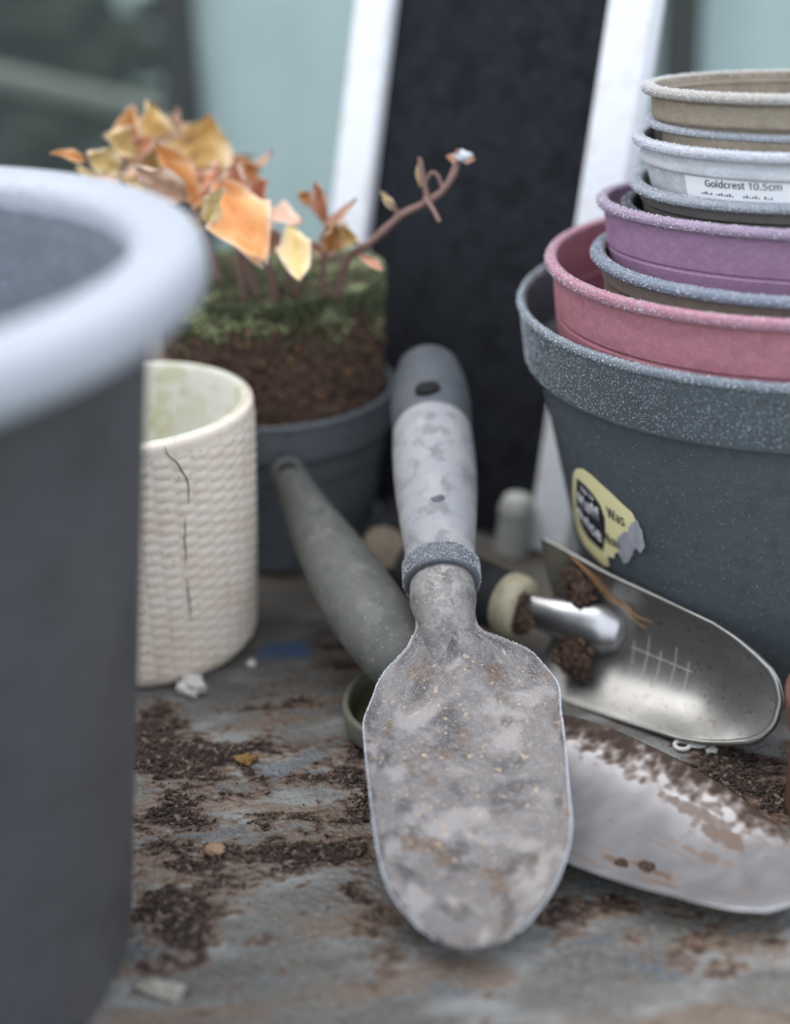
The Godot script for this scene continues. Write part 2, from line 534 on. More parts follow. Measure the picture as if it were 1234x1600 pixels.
# ---------------------------------------------------------------- bench
var DIRT := [[-0.079, -0.373, 0.012, 0.011, 1.0], [-0.065, -0.362, 0.018, 0.012, 1.0], [-0.080, -0.389, 0.009, 0.012, 0.8], [-0.068, -0.335, 0.010, 0.009, 1.0], [-0.057, -0.344, 0.015, 0.004, 0.5], [-0.058, -0.296, 0.010, 0.013, 1.0], [-0.056, -0.285, 0.004, 0.007, 0.9], [-0.037, -0.316, 0.023, 0.008, 0.8], [-0.025, -0.318, 0.014, 0.006, 0.8], [-0.065, -0.318, 0.012, 0.006, 0.5], [-0.041, -0.394, 0.013, 0.010, 0.5], [-0.046, -0.369, 0.012, 0.005, 0.7], [-0.018, -0.364, 0.010, 0.009, 0.7], [-0.029, -0.353, 0.017, 0.005, 0.6], [-0.014, -0.341, 0.006, 0.009, 0.8], [-0.032, -0.333, 0.017, 0.005, 0.6], [-0.069, -0.297, 0.007, 0.008, 0.7], [-0.065, -0.278, 0.006, 0.007, 0.4], [-0.019, -0.425, 0.013, 0.018, 0.6], [0.098, -0.349, 0.017, 0.013, 0.9], [0.087, -0.340, 0.013, 0.013, 0.8], [0.105, -0.330, 0.007, 0.009, 0.7], [0.043, -0.290, 0.020, 0.007, 0.7], [-0.014, -0.299, 0.005, 0.013, 0.5], [-0.007, -0.279, 0.006, 0.014, 0.5], [0.073, -0.274, 0.024, 0.007, 0.5]]
var dirt_noise := FastNoiseLite.new()

func dirt_at(x: float, z: float) -> float:
	var s := 0.0
	for d in DIRT:
		var q := Vector2((x - d[0]) / d[2], (z - d[1]) / d[3]).length_squared()
		if q < 6.0: s += d[4] * exp(-q * 0.9)
	var n := dirt_noise.get_noise_2d(x * 1000.0, z * 1700.0)
	var n2 := dirt_noise.get_noise_2d(x * 3000.0 + 500.0, z * 5000.0)
	return clampf(minf(s, 1.15) * 1.1 + n * 0.75 + n2 * 0.5 - 0.28, 0.0, 1.0)

func build_bench() -> void:
	dirt_noise.seed = 42
	dirt_noise.frequency = 0.06
	dirt_noise.fractal_octaves = 4
	var W := 0.32
	var S := 1280
	# mask at a quarter of the size, then enlarged
	var q := 426
	var bytes := PackedByteArray()
	bytes.resize(q * q)
	for j in q:
		for i in q:
			bytes[j * q + i] = int(255.0 * dirt_at(-0.15 + W * i / q, -0.55 + W * j / q))
	var im := Image.create_from_data(q, q, false, Image.FORMAT_L8, bytes)
	im.resize(S, S, Image.INTERPOLATE_CUBIC)
	var mask := im.get_data()
	# an old splash of blue paint near the planter
	for j in q:
		for i in q:
			var x := -0.15 + W * i / q
			var z := -0.55 + W * j / q
			var e := exp(-Vector2((x + 0.0395) / 0.010, (z + 0.428) / 0.007).length_squared())
			bytes[j * q + i] = int(255.0 * clampf(e * 1.2 + 0.5 * dirt_noise.get_noise_2d(x * 900.0 + 77.0, z * 900.0) * minf(e * 3.0, 1.0) - 0.15, 0.0, 1.0)) if e > 0.01 else 0
	im = Image.create_from_data(q, q, false, Image.FORMAT_L8, bytes)
	im.resize(S, S, Image.INTERPOLATE_CUBIC)
	var splash := im.get_data()
	var streak := noise_bytes(S, S, 31, 0.012, 5, 4)
	var cloud := noise_bytes(S, S, 32, 0.008, 5, 2)
	var grain := noise_bytes(S, S, 33, 0.09, 3)
	var grit := noise_bytes(S, S, 34, 0.14, 2)
	var blue := noise_bytes(S, S, 35, 0.012, 3, 2)
	var tex := layered(S, S, rgb(98, 96, 93), [[cloud, 0.42, 0.72, rgb(134, 135, 135), 0.85], [streak, 0.5, 0.75, rgb(82, 79, 76), 0.7], [blue, 0.64, 0.84, rgb(70, 80, 94), 0.5], [streak, 0.48, 0.22, rgb(108, 89, 75), 0.75], [grain, 0.55, 0.8, rgb(138, 136, 132), 0.35], [splash, 0.15, 0.6, rgb(62, 92, 136), 0.8], [mask, 0.02, 0.3, rgb(98, 76, 62), 0.8], [mask, 0.26, 0.62, rgb(54, 40, 34), 0.95], [grit, 0.76, 0.86, rgb(170, 148, 122), 0.6], [grit, 0.24, 0.14, rgb(42, 35, 33), 0.7]])
	var hb := PackedByteArray()
	hb.resize(S * S)
	for i in S * S:
		hb[i] = mini(255, (mask[i] * 5 + grain[i] * 2 + grit[i]) >> 3)
	var m := mat("worn_bench", Color.WHITE, 0.5, {"tex": tex, "bump": grey_tex(hb, S, S), "depth": 0.16, "spec": 0.5})
	m.texture_repeat = true
	var o := thing("potting_bench", "worn blue grey potting bench top smeared with brown soil", "bench", Transform3D.IDENTITY, "", "structure")
	var rows := []
	for p in [[-0.04, -0.9], [-0.003, -0.9], [0.0, -0.897], [0.0, -0.6], [0.0, -0.4], [0.0, -0.2], [0.0, -0.033], [-0.003, -0.03], [-0.04, -0.03]]:
		var row := PackedVector3Array()
		for i in 9: row.append(Vector3(-0.9 + 1.8 * i / 8.0, p[0], p[1]))
		rows.append(row)
	var a: Array = sheet(rows).surface_get_arrays(0)
	var V: PackedVector3Array = a[Mesh.ARRAY_VERTEX]
	var N: PackedVector3Array = a[Mesh.ARRAY_NORMAL]
	var U := PackedVector2Array()
	for i in V.size():
		U.append(Vector2((V[i].x + 0.15) / W, (V[i].z + 0.55) / W))
		if V[i].y > -0.001: N[i] = Vector3.UP
	a[Mesh.ARRAY_TEX_UV] = U
	a[Mesh.ARRAY_NORMAL] = N
	var am := ArrayMesh.new()
	am.add_surface_from_arrays(Mesh.PRIMITIVE_TRIANGLES, a)
	part("bench_top", am, m, o)
	for s in [-0.7, 0.7]:
		for z in [-0.12, -0.82]:
			part("leg", block(Vector3(0.06, 0.8, 0.06), 0.004), M.tube_grey, o).position = Vector3(s, -0.44, z)

func soil_on_bench() -> void:
	var xs := []
	rng.seed = 77
	var tries := 0
	while xs.size() < 16000 and tries < 400000:
		tries += 1
		var x := rng.randf_range(-0.11, 0.125)
		var z := rng.randf_range(-0.44, -0.24)
		var d := dirt_at(x, z)
		if rng.randf() < d * d * d:
			var s := 0.00014 + 0.00055 * pow(rng.randf(), 7.0) * (0.4 + d)
			xs.append(Transform3D(Basis.from_euler(Vector3(rng.randf() * 0.6, rng.randf() * TAU, rng.randf() * 0.6)).scaled_local(Vector3(s * rng.randf_range(0.8, 2.6), s * 0.8, s * rng.randf_range(0.6, 1.2))), Vector3(x, s * 0.4, z)))
	for k in 500:
		var s := rng.randf_range(0.00015, 0.00034)
		xs.append(Transform3D(Basis.from_euler(Vector3(rng.randf(), rng.randf(), rng.randf()) * TAU).scaled(Vector3(s, s, s)), Vector3(rng.randf_range(-0.09, 0.12), s * 0.5, rng.randf_range(-0.43, -0.25))))
	var o := scatter("soil_crumbs", crumb_mesh(5), M.crumb, xs, self, [Color(0.035, 0.022, 0.017), Color(0.055, 0.034, 0.025), Color(0.025, 0.018, 0.015), Color(0.09, 0.06, 0.045), Color(0.04, 0.027, 0.021), Color(0.03, 0.02, 0.016), Color(0.16, 0.12, 0.095)])
	tag(o, "dark brown soil crumbs scattered over the worn bench top", "soil", "", "stuff")

# ---------------------------------------------------------------- pots
func tilted(rim: Vector3, tx: float, tz: float, height: float) -> Transform3D:
	var b := Basis(Vector3.RIGHT, deg_to_rad(tx)) * Basis(Vector3.BACK, deg_to_rad(tz))
	return Transform3D(b, rim - b.y * height)

func rim_frost(o: Node3D, R: float, y: float, lh: float, lo: float, count: int, size := 0.00028, arc := TAU) -> void:
	var xs := []
	for i in count:
		var a := rng.randf_range(-arc / 2, arc / 2) - 0.5
		var b := rng.randf_range(-1.2, 3.6)
		var rr := R - lo * 0.5 + cos(b) * lo * 0.52
		var yy := y - lh * 0.5 + sin(b) * lh * 0.52
		if b > PI: yy += 0.0
		var s := size * rng.randf_range(0.25, 0.8)
		xs.append(Transform3D(Basis.from_euler(Vector3(rng.randf(), rng.randf(), rng.randf()) * TAU).scaled(Vector3(s, s * 1.3, s)), Vector3(sin(a) * rr, yy, cos(a) * rr)))
	scatter("frost", M.ice, M.frost, xs, o)

func wall_frost(o: Node3D, onto: Callable, a0: float, a1: float, y0: float, y1: float, count: int, size: float, power := 1.0) -> void:
	var xs := []
	for i in count:
		var q := Vector2(lerpf(a0, a1, pow(rng.randf(), power)), rng.randf_range(y0, y1))
		var s := size * rng.randf_range(0.4, 1.4)
		xs.append(Transform3D(Basis.from_euler(Vector3(rng.randf(), rng.randf(), rng.randf()) * TAU).scaled(Vector3(s, s, s)), onto.call(q)))
	scatter("frost", M.ice, M.frost, xs, o)

func lip_ring(R: float, y: float, lh: float, lo: float, wob := 0.0003, seed_ := 3) -> ArrayMesh:
	var pr := PackedVector2Array()
	for k in 15:
		var a := TAU * k / 14.0
		var cx := signf(cos(a)) * pow(absf(cos(a)), 0.7)
		var cy := signf(sin(a)) * pow(absf(sin(a)), 0.7)
		pr.append(Vector2(R - lo * 0.5 + cx * lo * 0.5, y - lh * 0.5 + cy * lh * 0.5))
	return lathe(pr, 160, wob, seed_)

func pot(called: String, label: String, rim: Vector3, tx: float, tz: float, R: float, H: float, Rb: float, lh: float, lo: float, steps: Array, skin: Material, lip: Material, frost: int, wall := 0.0012) -> Node3D:
	# steps: outside wall as [inset from R, depth below the rim]
	var o := thing(called, label, "flower pot", tilted(rim, tx, tz, H), "nested plastic pots")
	var pr := PackedVector2Array([Vector2(0.0003, 0.0), Vector2(Rb - 0.004, 0.0), Vector2(Rb, 0.003)])
	var rev := steps.duplicate()
	rev.reverse()
	for s in rev: pr.append(Vector2(R - s[0], H - s[1]))
	pr.append(Vector2(R - lo - wall * 0.2, H - 0.0004))
	pr.append(Vector2(R - lo - wall, H - 0.0004))
	for s in steps: pr.append(Vector2(R - maxf(s[0], lo) - wall, H - s[1]))
	pr.append(Vector2(Rb - wall, 0.003 + wall))
	pr.append(Vector2(0.0003, 0.002 + wall))
	part("body", lathe(soft(pr, 0.0009), 144), skin, o)
	part("rim", lip_ring(R, H, lh, lo + wall), lip, o)
	if frost > 0: rim_frost(o, R, H, lh, lo + wall, frost)
	return o

func build_stack() -> void:
	# the largest pot has a deep turned-down collar
	var H := 0.118
	var o := thing("large_grey_pot", "large dark grey plastic pot with torn yellow sticker, bottom of the stack", "flower pot", Transform3D(Basis.IDENTITY, Vector3(0.1295, 0.0, -0.439)), "nested plastic pots")
	var pr := PackedVector2Array([Vector2(0.0003, 0.0), Vector2(0.057, 0.0), Vector2(0.061, 0.003), Vector2(0.0806, 0.0965), Vector2(0.0842, 0.0967), Vector2(0.0845, 0.0975), Vector2(0.0868, H - 0.002), Vector2(0.0862, H), Vector2(0.0852, H), Vector2(0.0828, 0.0985), Vector2(0.0792, 0.0965), Vector2(0.0594, 0.005), Vector2(0.0003, 0.004)])
	part("body", lathe(soft(pr, 0.0012), 160), M.big_pot, o)
	part("rim", lip_ring(0.0875, H, 0.0028, 0.0026), M.big_rim, o)
	rim_frost(o, 0.0875, H, 0.0028, 0.0026, 3600, 0.0003)
	var collar := func(q: Vector2) -> Vector3:
		var r := lerpf(0.0846, 0.0869, (q.y - 0.0975) / 0.0205) + 0.0001
		return Vector3(sin(deg_to_rad(q.x)) * r, q.y, cos(deg_to_rad(q.x)) * r)
	wall_frost(o, collar, -100, 25, 0.098, 0.1165, 7000, 0.00010, 2.2)
	var cone := func(q: Vector2) -> Vector3:
		var r := 0.061 + 0.0196 * q.y / 0.0965 + 0.0002
		return Vector3(sin(deg_to_rad(q.x)) * r, q.y, cos(deg_to_rad(q.x)) * r)
	wall_frost(o, cone, -95, -5, 0.02, 0.095, 900, 0.00008, 1.2)
	# the half price sticker
	var outline := PackedVector2Array([Vector2(-70.8, 0.0706), Vector2(-67, 0.0725), Vector2(-63.5, 0.0722), Vector2(-57, 0.0694), Vector2(-50.2, 0.0650), Vector2(-48.9, 0.0610), Vector2(-49.5, 0.0575), Vector2(-52.5, 0.0555), Vector2(-54.6, 0.0522), Vector2(-55.5, 0.0478), Vector2(-58.5, 0.0462), Vector2(-59.3, 0.0438), Vector2(-62.4, 0.0426), Vector2(-62.2, 0.0390), Vector2(-65, 0.0376), Vector2(-69.9, 0.0385), Vector2(-76.5, 0.0392), Vector2(-79.2, 0.0418), Vector2(-80.2, 0.0475), Vector2(-77.5, 0.0575), Vector2(-73.5, 0.0672)])
	var lift := func(q: Vector2, up: float) -> Vector3:
		var p: Vector3 = cone.call(q)
		return p + Vector3(p.x, 0, p.z).normalized() * up
	part("price_sticker", wrap_poly(outline, func(q): return lift.call(q, 0.0001)), M.sticker, o, "yellow reduced price sticker with torn corner")
	var sticker: Node3D = o.get_node("price_sticker")
	var em := PackedVector2Array([Vector2(-71.6, 0.0668), Vector2(-67.2, 0.0664), Vector2(-64.0, 0.0648), Vector2(-61.6, 0.0620), Vector2(-60.6, 0.0578), Vector2(-61.6, 0.0510), Vector2(-64.0, 0.0438), Vector2(-67.5, 0.0440), Vector2(-71.5, 0.0446), Vector2(-74.9, 0.0466), Vector2(-76.4, 0.0500), Vector2(-75.6, 0.0550), Vector2(-73.6, 0.0612)])
	part("emblem", wrap_poly(em, func(q): return lift.call(q, 0.0002)), M.emblem, sticker)
	var put := func(s: String, deg: float, y: float, wdeg: float, hh: float, slope: float, m: Material, bold := true) -> void:
		var place := func(q: Vector2, z: float) -> Vector3:
			return lift.call(Vector2(deg + q.x, y + q.y + q.x * slope), 0.00026 + z)
		part("lettering", lettering(s, wdeg, hh, bold, place), m, sticker)
	put.call("Half", -72.6, 0.0562, 9.9, 0.0052, -0.0001, M.white_ink)
	put.call("Price", -74.8, 0.0496, 11.2, 0.0050, -0.00022, M.white_ink)
	put.call("Up to", -69.8, 0.0629, 5.6, 0.0020, -0.0002, M.white_ink, false)
	put.call("Was", -59.2, 0.0592, 6.0, 0.0040, -0.0001, M.ink, false)
	put.call("Now", -61.4, 0.0484, 5.4, 0.0040, 0.0, M.ink, false)
	var tear := PackedVector2Array([Vector2(-56.6, 0.0530), Vector2(-55.4, 0.0540), Vector2(-53.8, 0.0566), Vector2(-52.2, 0.0572), Vector2(-50.8, 0.0606), Vector2(-49.0, 0.0632), Vector2(-47.6, 0.0600), Vector2(-46.9, 0.0548), Vector2(-48.6, 0.0512), Vector2(-50.6, 0.0520), Vector2(-51.6, 0.0492), Vector2(-53.6, 0.0452), Vector2(-55.4, 0.0440), Vector2(-56.6, 0.0462), Vector2(-56.8, 0.0500)])
	part("torn_paper", wrap_poly(tear, func(q): return lift.call(q, 0.0006 + 0.0005 * sin(q.x * 2.1) * cos(q.y * 900.0)), 0.8), M.torn, sticker, "crumpled grey torn backing paper")
	# the nested pots above it, from the bottom up
	pot("pink_pot", "dusty pink plastic pot sitting inside the large grey pot", Vector3(0.1275, 0.1337, -0.4315), -1.0, -0.1, 0.0775, 0.105, 0.046, 0.0036, 0.0024, [[0.0024, 0.0036], [0.0034, 0.0172], [0.0038, 0.0176], [0.0038, 0.0182], [0.0036, 0.0186], [0.0042, 0.025]], M.pink_pot, M.pink_rim, 3200)
	pot("tan_pot", "brown grey plastic pot with frosted blue rim between pink and purple pots", Vector3(0.1257, 0.1367, -0.4235), -2.0, -0.8, 0.0625, 0.098, 0.044, 0.0034, 0.0030, [[0.0030, 0.0034], [0.0034, 0.008], [0.0042, 0.0085], [0.0046, 0.016]], M.blue_pot, M.blue_rim, 3000)
	pot("purple_pot", "purple plastic pot nested above the pink pot", Vector3(0.1286, 0.1483, -0.4375), -4.4, -2.4, 0.062, 0.098, 0.042, 0.0032, 0.0024, [[0.0024, 0.0032], [0.0040, 0.0142], [0.0044, 0.0146], [0.0044, 0.0151], [0.0042, 0.0155], [0.0056, 0.022]], M.purple_pot, M.purple_rim, 3000)
	pot("dark_pot", "dark plastic pot whose rim just shows inside the purple pot", Vector3(0.1265, 0.1505, -0.4325), -2.4, 0.8, 0.0530, 0.085, 0.037, 0.0030, 0.0024, [[0.0024, 0.003], [0.004, 0.012]], M.dark_pot, M.dark_rim, 900)
	pot("grey_pot", "grey plastic pot with thick frosty rim standing in the purple pot", Vector3(0.1276, 0.1577, -0.4330), -2.2, 1.0, 0.0518, 0.085, 0.036, 0.0030, 0.0030, [[0.0030, 0.0030], [0.0034, 0.0062], [0.0042, 0.0066], [0.0050, 0.013]], M.grey_pot, M.grey_rim, 3200)
	var w := pot("white_pot", "frosted white plastic pot carrying the printed white label", Vector3(0.1285, 0.1703, -0.4315), -3.2, -0.6, 0.0525, 0.085, 0.034, 0.0032, 0.0026, [[0.0026, 0.0032], [0.0030, 0.0056], [0.0024, 0.0058], [0.0026, 0.0078], [0.0042, 0.0083], [0.0074, 0.0185], [0.010, 0.026]], M.white_pot, M.white_rim, 3800)
	var face := func(q: Vector2) -> Vector3:
		var r := 0.0525 - 0.0042 - (0.085 - q.y - 0.0083) * 0.3137 + 0.00012
		return Vector3(sin(deg_to_rad(q.x)) * r, q.y, cos(deg_to_rad(q.x)) * r)
	wall_frost(w, face, -100, 20, 0.064, 0.0765, 1500, 0.0001)
	var lift2 := func(q: Vector2, up: float) -> Vector3:
		var p: Vector3 = face.call(q)
		return p + Vector3(p.x, 0, p.z).normalized() * up
	var lab := PackedVector2Array([Vector2(-60, 0.0766), Vector2(-60.8, 0.0650), Vector2(6, 0.0650), Vector2(6, 0.0766)])
	var lb := part("plant_label", wrap_poly(lab, func(q): return lift2.call(q, 0.00022), 4.0), M.label, w, "white printed plant label")
	var put2 := func(s: String, deg: float, y: float, wdeg: float, hh: float, m: Material, bold := false) -> void:
		var place := func(q: Vector2, z: float) -> Vector3:
			return lift2.call(Vector2(deg + q.x, y + q.y + q.x * 0.00002), 0.0003 + z)
		part("lettering", lettering(s, wdeg, hh, bold, place), m, lb)
	put2.call("Goldcrest 10.5cm", -51.0, 0.0740, 27.2, 0.0021, M.grey_ink)
	# the cut-off second line: only the tops of its characters show
	for k in 26:
		if k in [5, 13, 14, 15, 22]: continue
		var a := -53.4 + k * 1.04
		var hgt := 0.0003 + 0.0005 * float((k * 7) % 3) * 0.5
		var dash := PackedVector2Array([Vector2(a, 0.0718), Vector2(a + 0.6, 0.0718), Vector2(a + 0.6, 0.0718 + hgt), Vector2(a, 0.0718 + hgt)])
		part("print_mark", wrap_poly(dash, func(q): return lift2.call(q, 0.00032), 4.0), M.grey_ink, lb)
	pot("brown_pot", "brown grey pot with pale frosted rim just inside the white pot", Vector3(0.1276, 0.1736, -0.4360), -3.4, -1.2, 0.0468, 0.076, 0.032, 0.0026, 0.0026, [[0.0026, 0.0026], [0.0034, 0.010]], M.brown_pot, M.pale_rim, 2600)
	pot("beige_pot", "small beige plastic pot at the top of the stack", Vector3(0.1246, 0.1846, -0.4322), -3.8, -0.9, 0.0462, 0.074, 0.032, 0.0030, 0.0030, [[0.0030, 0.0030], [0.0036, 0.0034], [0.0030, 0.0040], [0.0034, 0.0096], [0.0054, 0.0106], [0.0062, 0.02]], M.beige_pot, M.beige_rim, 2600, 0.0010)
	# a clay pot that only just reaches into the picture on the right
	var t := thing("clay_pot", "reddish brown clay pot at the right edge beside the large grey pot", "flower pot", Transform3D(Basis.IDENTITY, Vector3(0.1322, 0, -0.322)))
	var tp := PackedVector2Array([Vector2(0.0003, 0), Vector2(0.024, 0), Vector2(0.0262, 0.003), Vector2(0.0262, 0.030), Vector2(0.0282, 0.031), Vector2(0.0290, 0.040), Vector2(0.0262, 0.040), Vector2(0.0240, 0.031), Vector2(0.022, 0.004), Vector2(0.0003, 0.004)])
	part("body", lathe(soft(tp, 0.001), 72), M.terra, t)

# ---------------------------------------------------------------- trowels
func frame_of(tip: Vector3, axis: Vector3, side: Vector3) -> Transform3D:
	var s := (side - axis * side.dot(axis)).normalized()
	return Transform3D(Basis(s, s.cross(axis).normalized(), -axis), tip)

func edge_frost(o: Node3D, outline: Array, count: int, size: float) -> void:
	var xs := []
	for i in count:
		var k := rng.randi() % (outline.size() - 1)
		var p: Vector3 = outline[k].lerp(outline[k + 1], rng.randf()) + Vector3(rng.randf_range(-1, 1), rng.randf_range(-0.6, 1), rng.randf_range(-1, 1)) * size * 1.3
		var s := size * rng.randf_range(0.5, 1.4)
		xs.append(Transform3D(Basis.from_euler(Vector3(rng.randf(), rng.randf(), rng.randf()) * TAU).scaled(Vector3(s, s * 1.4, s)), p))
	scatter("frost", M.ice, M.frost, xs, o)

func build_frosted_trowel() -> void:
	var tip := Vector3(0.0157, 0.007, -0.2687)
	var neck := Vector3(0.0138, 0.042, -0.3655)
	var ax := (neck - tip).normalized()
	var o := thing("frosted_trowel", "frost covered grey hand trowel lying on the other two trowels", "trowel", frame_of(tip, ax, Vector3(1, 0, 0)))
	var W := [[0.0, 0.0004], [0.0005, 0.0042], [0.002, 0.0080], [0.0066, 0.0135], [0.0155, 0.0201], [0.025, 0.0239], [0.0345, 0.0257], [0.045, 0.0264], [0.055, 0.0271], [0.064, 0.0275], [0.0715, 0.0277], [0.078, 0.0273], [0.083, 0.0265], [0.0875, 0.0249], [0.0915, 0.0222], [0.0950, 0.0184], [0.098, 0.0138], [0.101, 0.0100], [0.104, 0.0091], [0.108, 0.0090]]
	var half := func(a: float) -> float: return sample(W, a)
	var mid := func(a: float) -> float: return (0.002 * smoothstep(0.008, 0.035, a) + 0.0022 * smoothstep(0.07, 0.085, a)) * (1.0 - smoothstep(0.093, 0.1015, a)) + 0.0014 * exp(-pow((a - 0.0965) / 0.0035, 2.0))
	var height := func(a: float, t: float) -> float:
		var d := 0.0034 * smoothstep(0.0, 0.03, a) * (1.0 - smoothstep(0.088, 0.1, a))
		var w: float = half.call(a)
		var soc := 0.0058 * smoothstep(0.07, 0.1, a) * exp(-pow(t * w / 0.0072, 2.0))
		var back := -0.0035 * smoothstep(0.0, 1.0, absf(t)) * smoothstep(0.06, 0.085, a) * (1.0 - smoothstep(0.088, 0.1, a))
		return d * (t * t - 1.0) + soc + back + 0.0006 * sin(a * 170.0 + t * 2.0)
	var st := []
	for i in 71: st.append(0.108 * pow(i / 70.0, 1.25))
	part("blade", shell(st, half, mid, height, 0.0016, 36), M.frosty_blade, o, "mottled frosty grey metal blade")
	# socket neck: from flat in the blade to a round stub in the collar
	var inv := o.transform.affine_inverse()
	var collar_c := inv * Vector3(0.0133, 0.0495, -0.3800)
	var endp := inv * Vector3(0.0136, 0.0865, -0.4700)
	var hd := (endp - collar_c).normalized()
	var path := PackedVector3Array([Vector3(0.0006, -0.0030, -0.090), Vector3(0.0004, -0.0012, -0.095), Vector3(0, 0.0008, -0.100), Vector3(0, 0.0020, -0.105), collar_c - hd * 0.006, collar_c - hd * 0.001, collar_c + hd * 0.004])
	var rad := PackedVector2Array([Vector2(0.004, 0.0012), Vector2(0.0064, 0.0034), Vector2(0.0080, 0.0064), Vector2(0.0088, 0.0086), Vector2(0.0100, 0.0100), Vector2(0.0098, 0.0098), Vector2(0.0085, 0.0085)])
	var sp := smooth_path(path, 30)
	var sr := PackedVector2Array()
	for i in sp.size():
		var f := i / 30.0 * (rad.size() - 1)
		var k := mini(int(f), rad.size() - 2)
		sr.append(rad[k].lerp(rad[k + 1], smoothstep(0.0, 1.0, f - k) * 0.4 + (f - k) * 0.6))
	part("neck", tube(sp, sr, 40, Vector3.UP, true), M.frosty_neck, o, "round frosted metal neck")
	# collar ring of the handle
	var cb := Transform3D(Basis(Quaternion(Vector3.UP, hd)), collar_c)
	var cm := lathe(soft(PackedVector2Array([Vector2(0.0094, -0.0002), Vector2(0.0112, -0.0006), Vector2(0.0117, 0.0012), Vector2(0.0117, 0.0064), Vector2(0.0110, 0.0074), Vector2(0.0094, 0.0072), Vector2(0.0094, -0.0002)]), 0.0008), 64, 0.0002)
	var c := part("collar", cm, M.collar, o, "dark grey frosted collar ring")
	c.transform = cb
	var xs := []
	for i in 1500:
		var a := rng.randf() * TAU
		var s := rng.randf_range(0.00006, 0.00017)
		xs.append(Transform3D(Basis.from_euler(Vector3(rng.randf(), rng.randf(), rng.randf()) * TAU).scaled(Vector3(s, s * 1.3, s)), cb * Vector3(sin(a) * 0.0118, rng.randf_range(0.0, 0.007), cos(a) * 0.0118)))
	scatter("frost", M.ice, M.frost, xs, o)
	# handle and its dark rounded end
	var L := (endp - collar_c).length()
	var hp := PackedVector3Array()
	var hr := PackedVector2Array()
	var bow := Vector3(0, 1, 0)
	for i in 25:
		var t := i / 24.0
		var q := lerpf(0.0068, L * 0.69, t)
		hp.append(collar_c + hd * q + bow * 0.0012 * sin(t * PI))
		var r := sample([[0.0, 0.0106], [0.1, 0.0110], [0.35, 0.0124], [0.6, 0.0134], [0.85, 0.0134], [1.0, 0.0130]], t)
		hr.append(Vector2(r, r * 0.92))
	part("handle", tube(hp, hr, 40, Vector3.UP, true), M.grey_handle, o, "pale grey dusty handle grip")
	var ep := PackedVector3Array()
	var er := PackedVector2Array()
	for i in 15:
		var t := i / 14.0
		ep.append(collar_c + hd * lerpf(L * 0.665, L * 0.985, t))
		var r := sample([[0.0, 0.0132], [0.4, 0.0136], [0.8, 0.0126], [1.0, 0.0110]], t)
		er.append(Vector2(r, r * 0.9))
	part("end_cap", tube(ep, er, 40, Vector3.UP, true), M.grey_cap, o, "dark grey rounded handle end")
	# hanging hole: raised ring round a dark recess
	var upv := Vector3.UP
	var hc := Vector3(-0.0012, 0, 0) + collar_c + hd * (L * 0.755) + (upv - hd * upv.dot(hd)).normalized() * 0.0129
	var hb := Basis(Quaternion(Vector3.UP, (upv - hd * upv.dot(hd)).normalized()))
	var hole := part("hanging_hole", lathe(PackedVector2Array([Vector2(0.0002, 0.0005), Vector2(0.0040, 0.0005), Vector2(0.0044, 0.0002), Vector2(0.0046, -0.001)]), 32), M.black, o, "black hanging hole")
	hole.transform = Transform3D(hb.rotated((upv - hd * upv.dot(hd)).normalized(), 0.25).scaled_local(Vector3(0.95, 1.0, 0.62)), hc)
	var riv := part("rivet", lump(0.0022, 9, 0.15, Vector3(1.2, 0.5, 1)), M.grey_cap, o, "small dark dent in the grip")
	riv.position = collar_c + hd * (L * 0.25) + (upv - hd * upv.dot(hd)).normalized() * 0.0112
	# frost along the edge and all over the blade
	var line := []
	for sgn in [-1.0, 1.0]:
		for i in 60:
			var a := 0.004 + 0.096 * i / 59.0
			line.append(Vector3(mid.call(a) + sgn * half.call(a), height.call(a, sgn), -a))
		if sgn < 0.0: line.reverse()
	edge_frost(o, line, 4200, 0.00013)
	var fs := []
	for i in 5200:
		var a := 0.03 + 0.07 * pow(rng.randf(), 0.6)
		var t := rng.randf_range(-1, 1)
		var s := rng.randf_range(0.00004, 0.00010)
		fs.append(Transform3D(Basis.from_euler(Vector3(rng.randf(), rng.randf(), rng.randf()) * TAU).scaled(Vector3(s, s, s)), Vector3(mid.call(a) + t * half.call(a), height.call(a, t) + 0.0008, -a)))
	scatter("frost", M.ice, M.frost, fs, o)
	var gs := []
	for i in 230:
		var a := rng.randf_range(0.03, 0.092)
		var t := clampf(rng.randfn(-0.25, 0.42), -0.95, 0.9)
		if dirt_noise.get_noise_2d(a * 2600.0, t * 60.0) < 0.02: continue
		var s := 0.00016 + 0.0005 * pow(rng.randf(), 3.0)
		gs.append(Transform3D(Basis.from_euler(Vector3(rng.randf(), rng.randf(), rng.randf()) * TAU).scaled(Vector3(s, s * 0.6, s)), Vector3(mid.call(a) + t * half.call(a), height.call(a, t) + 0.0008, -a)))
	scatter("grit", crumb_mesh(8), M.crumb, gs, o, [Color(0.46, 0.36, 0.26), Color(0.40, 0.31, 0.23), Color(0.52, 0.43, 0.33), Color(0.26, 0.19, 0.14)])

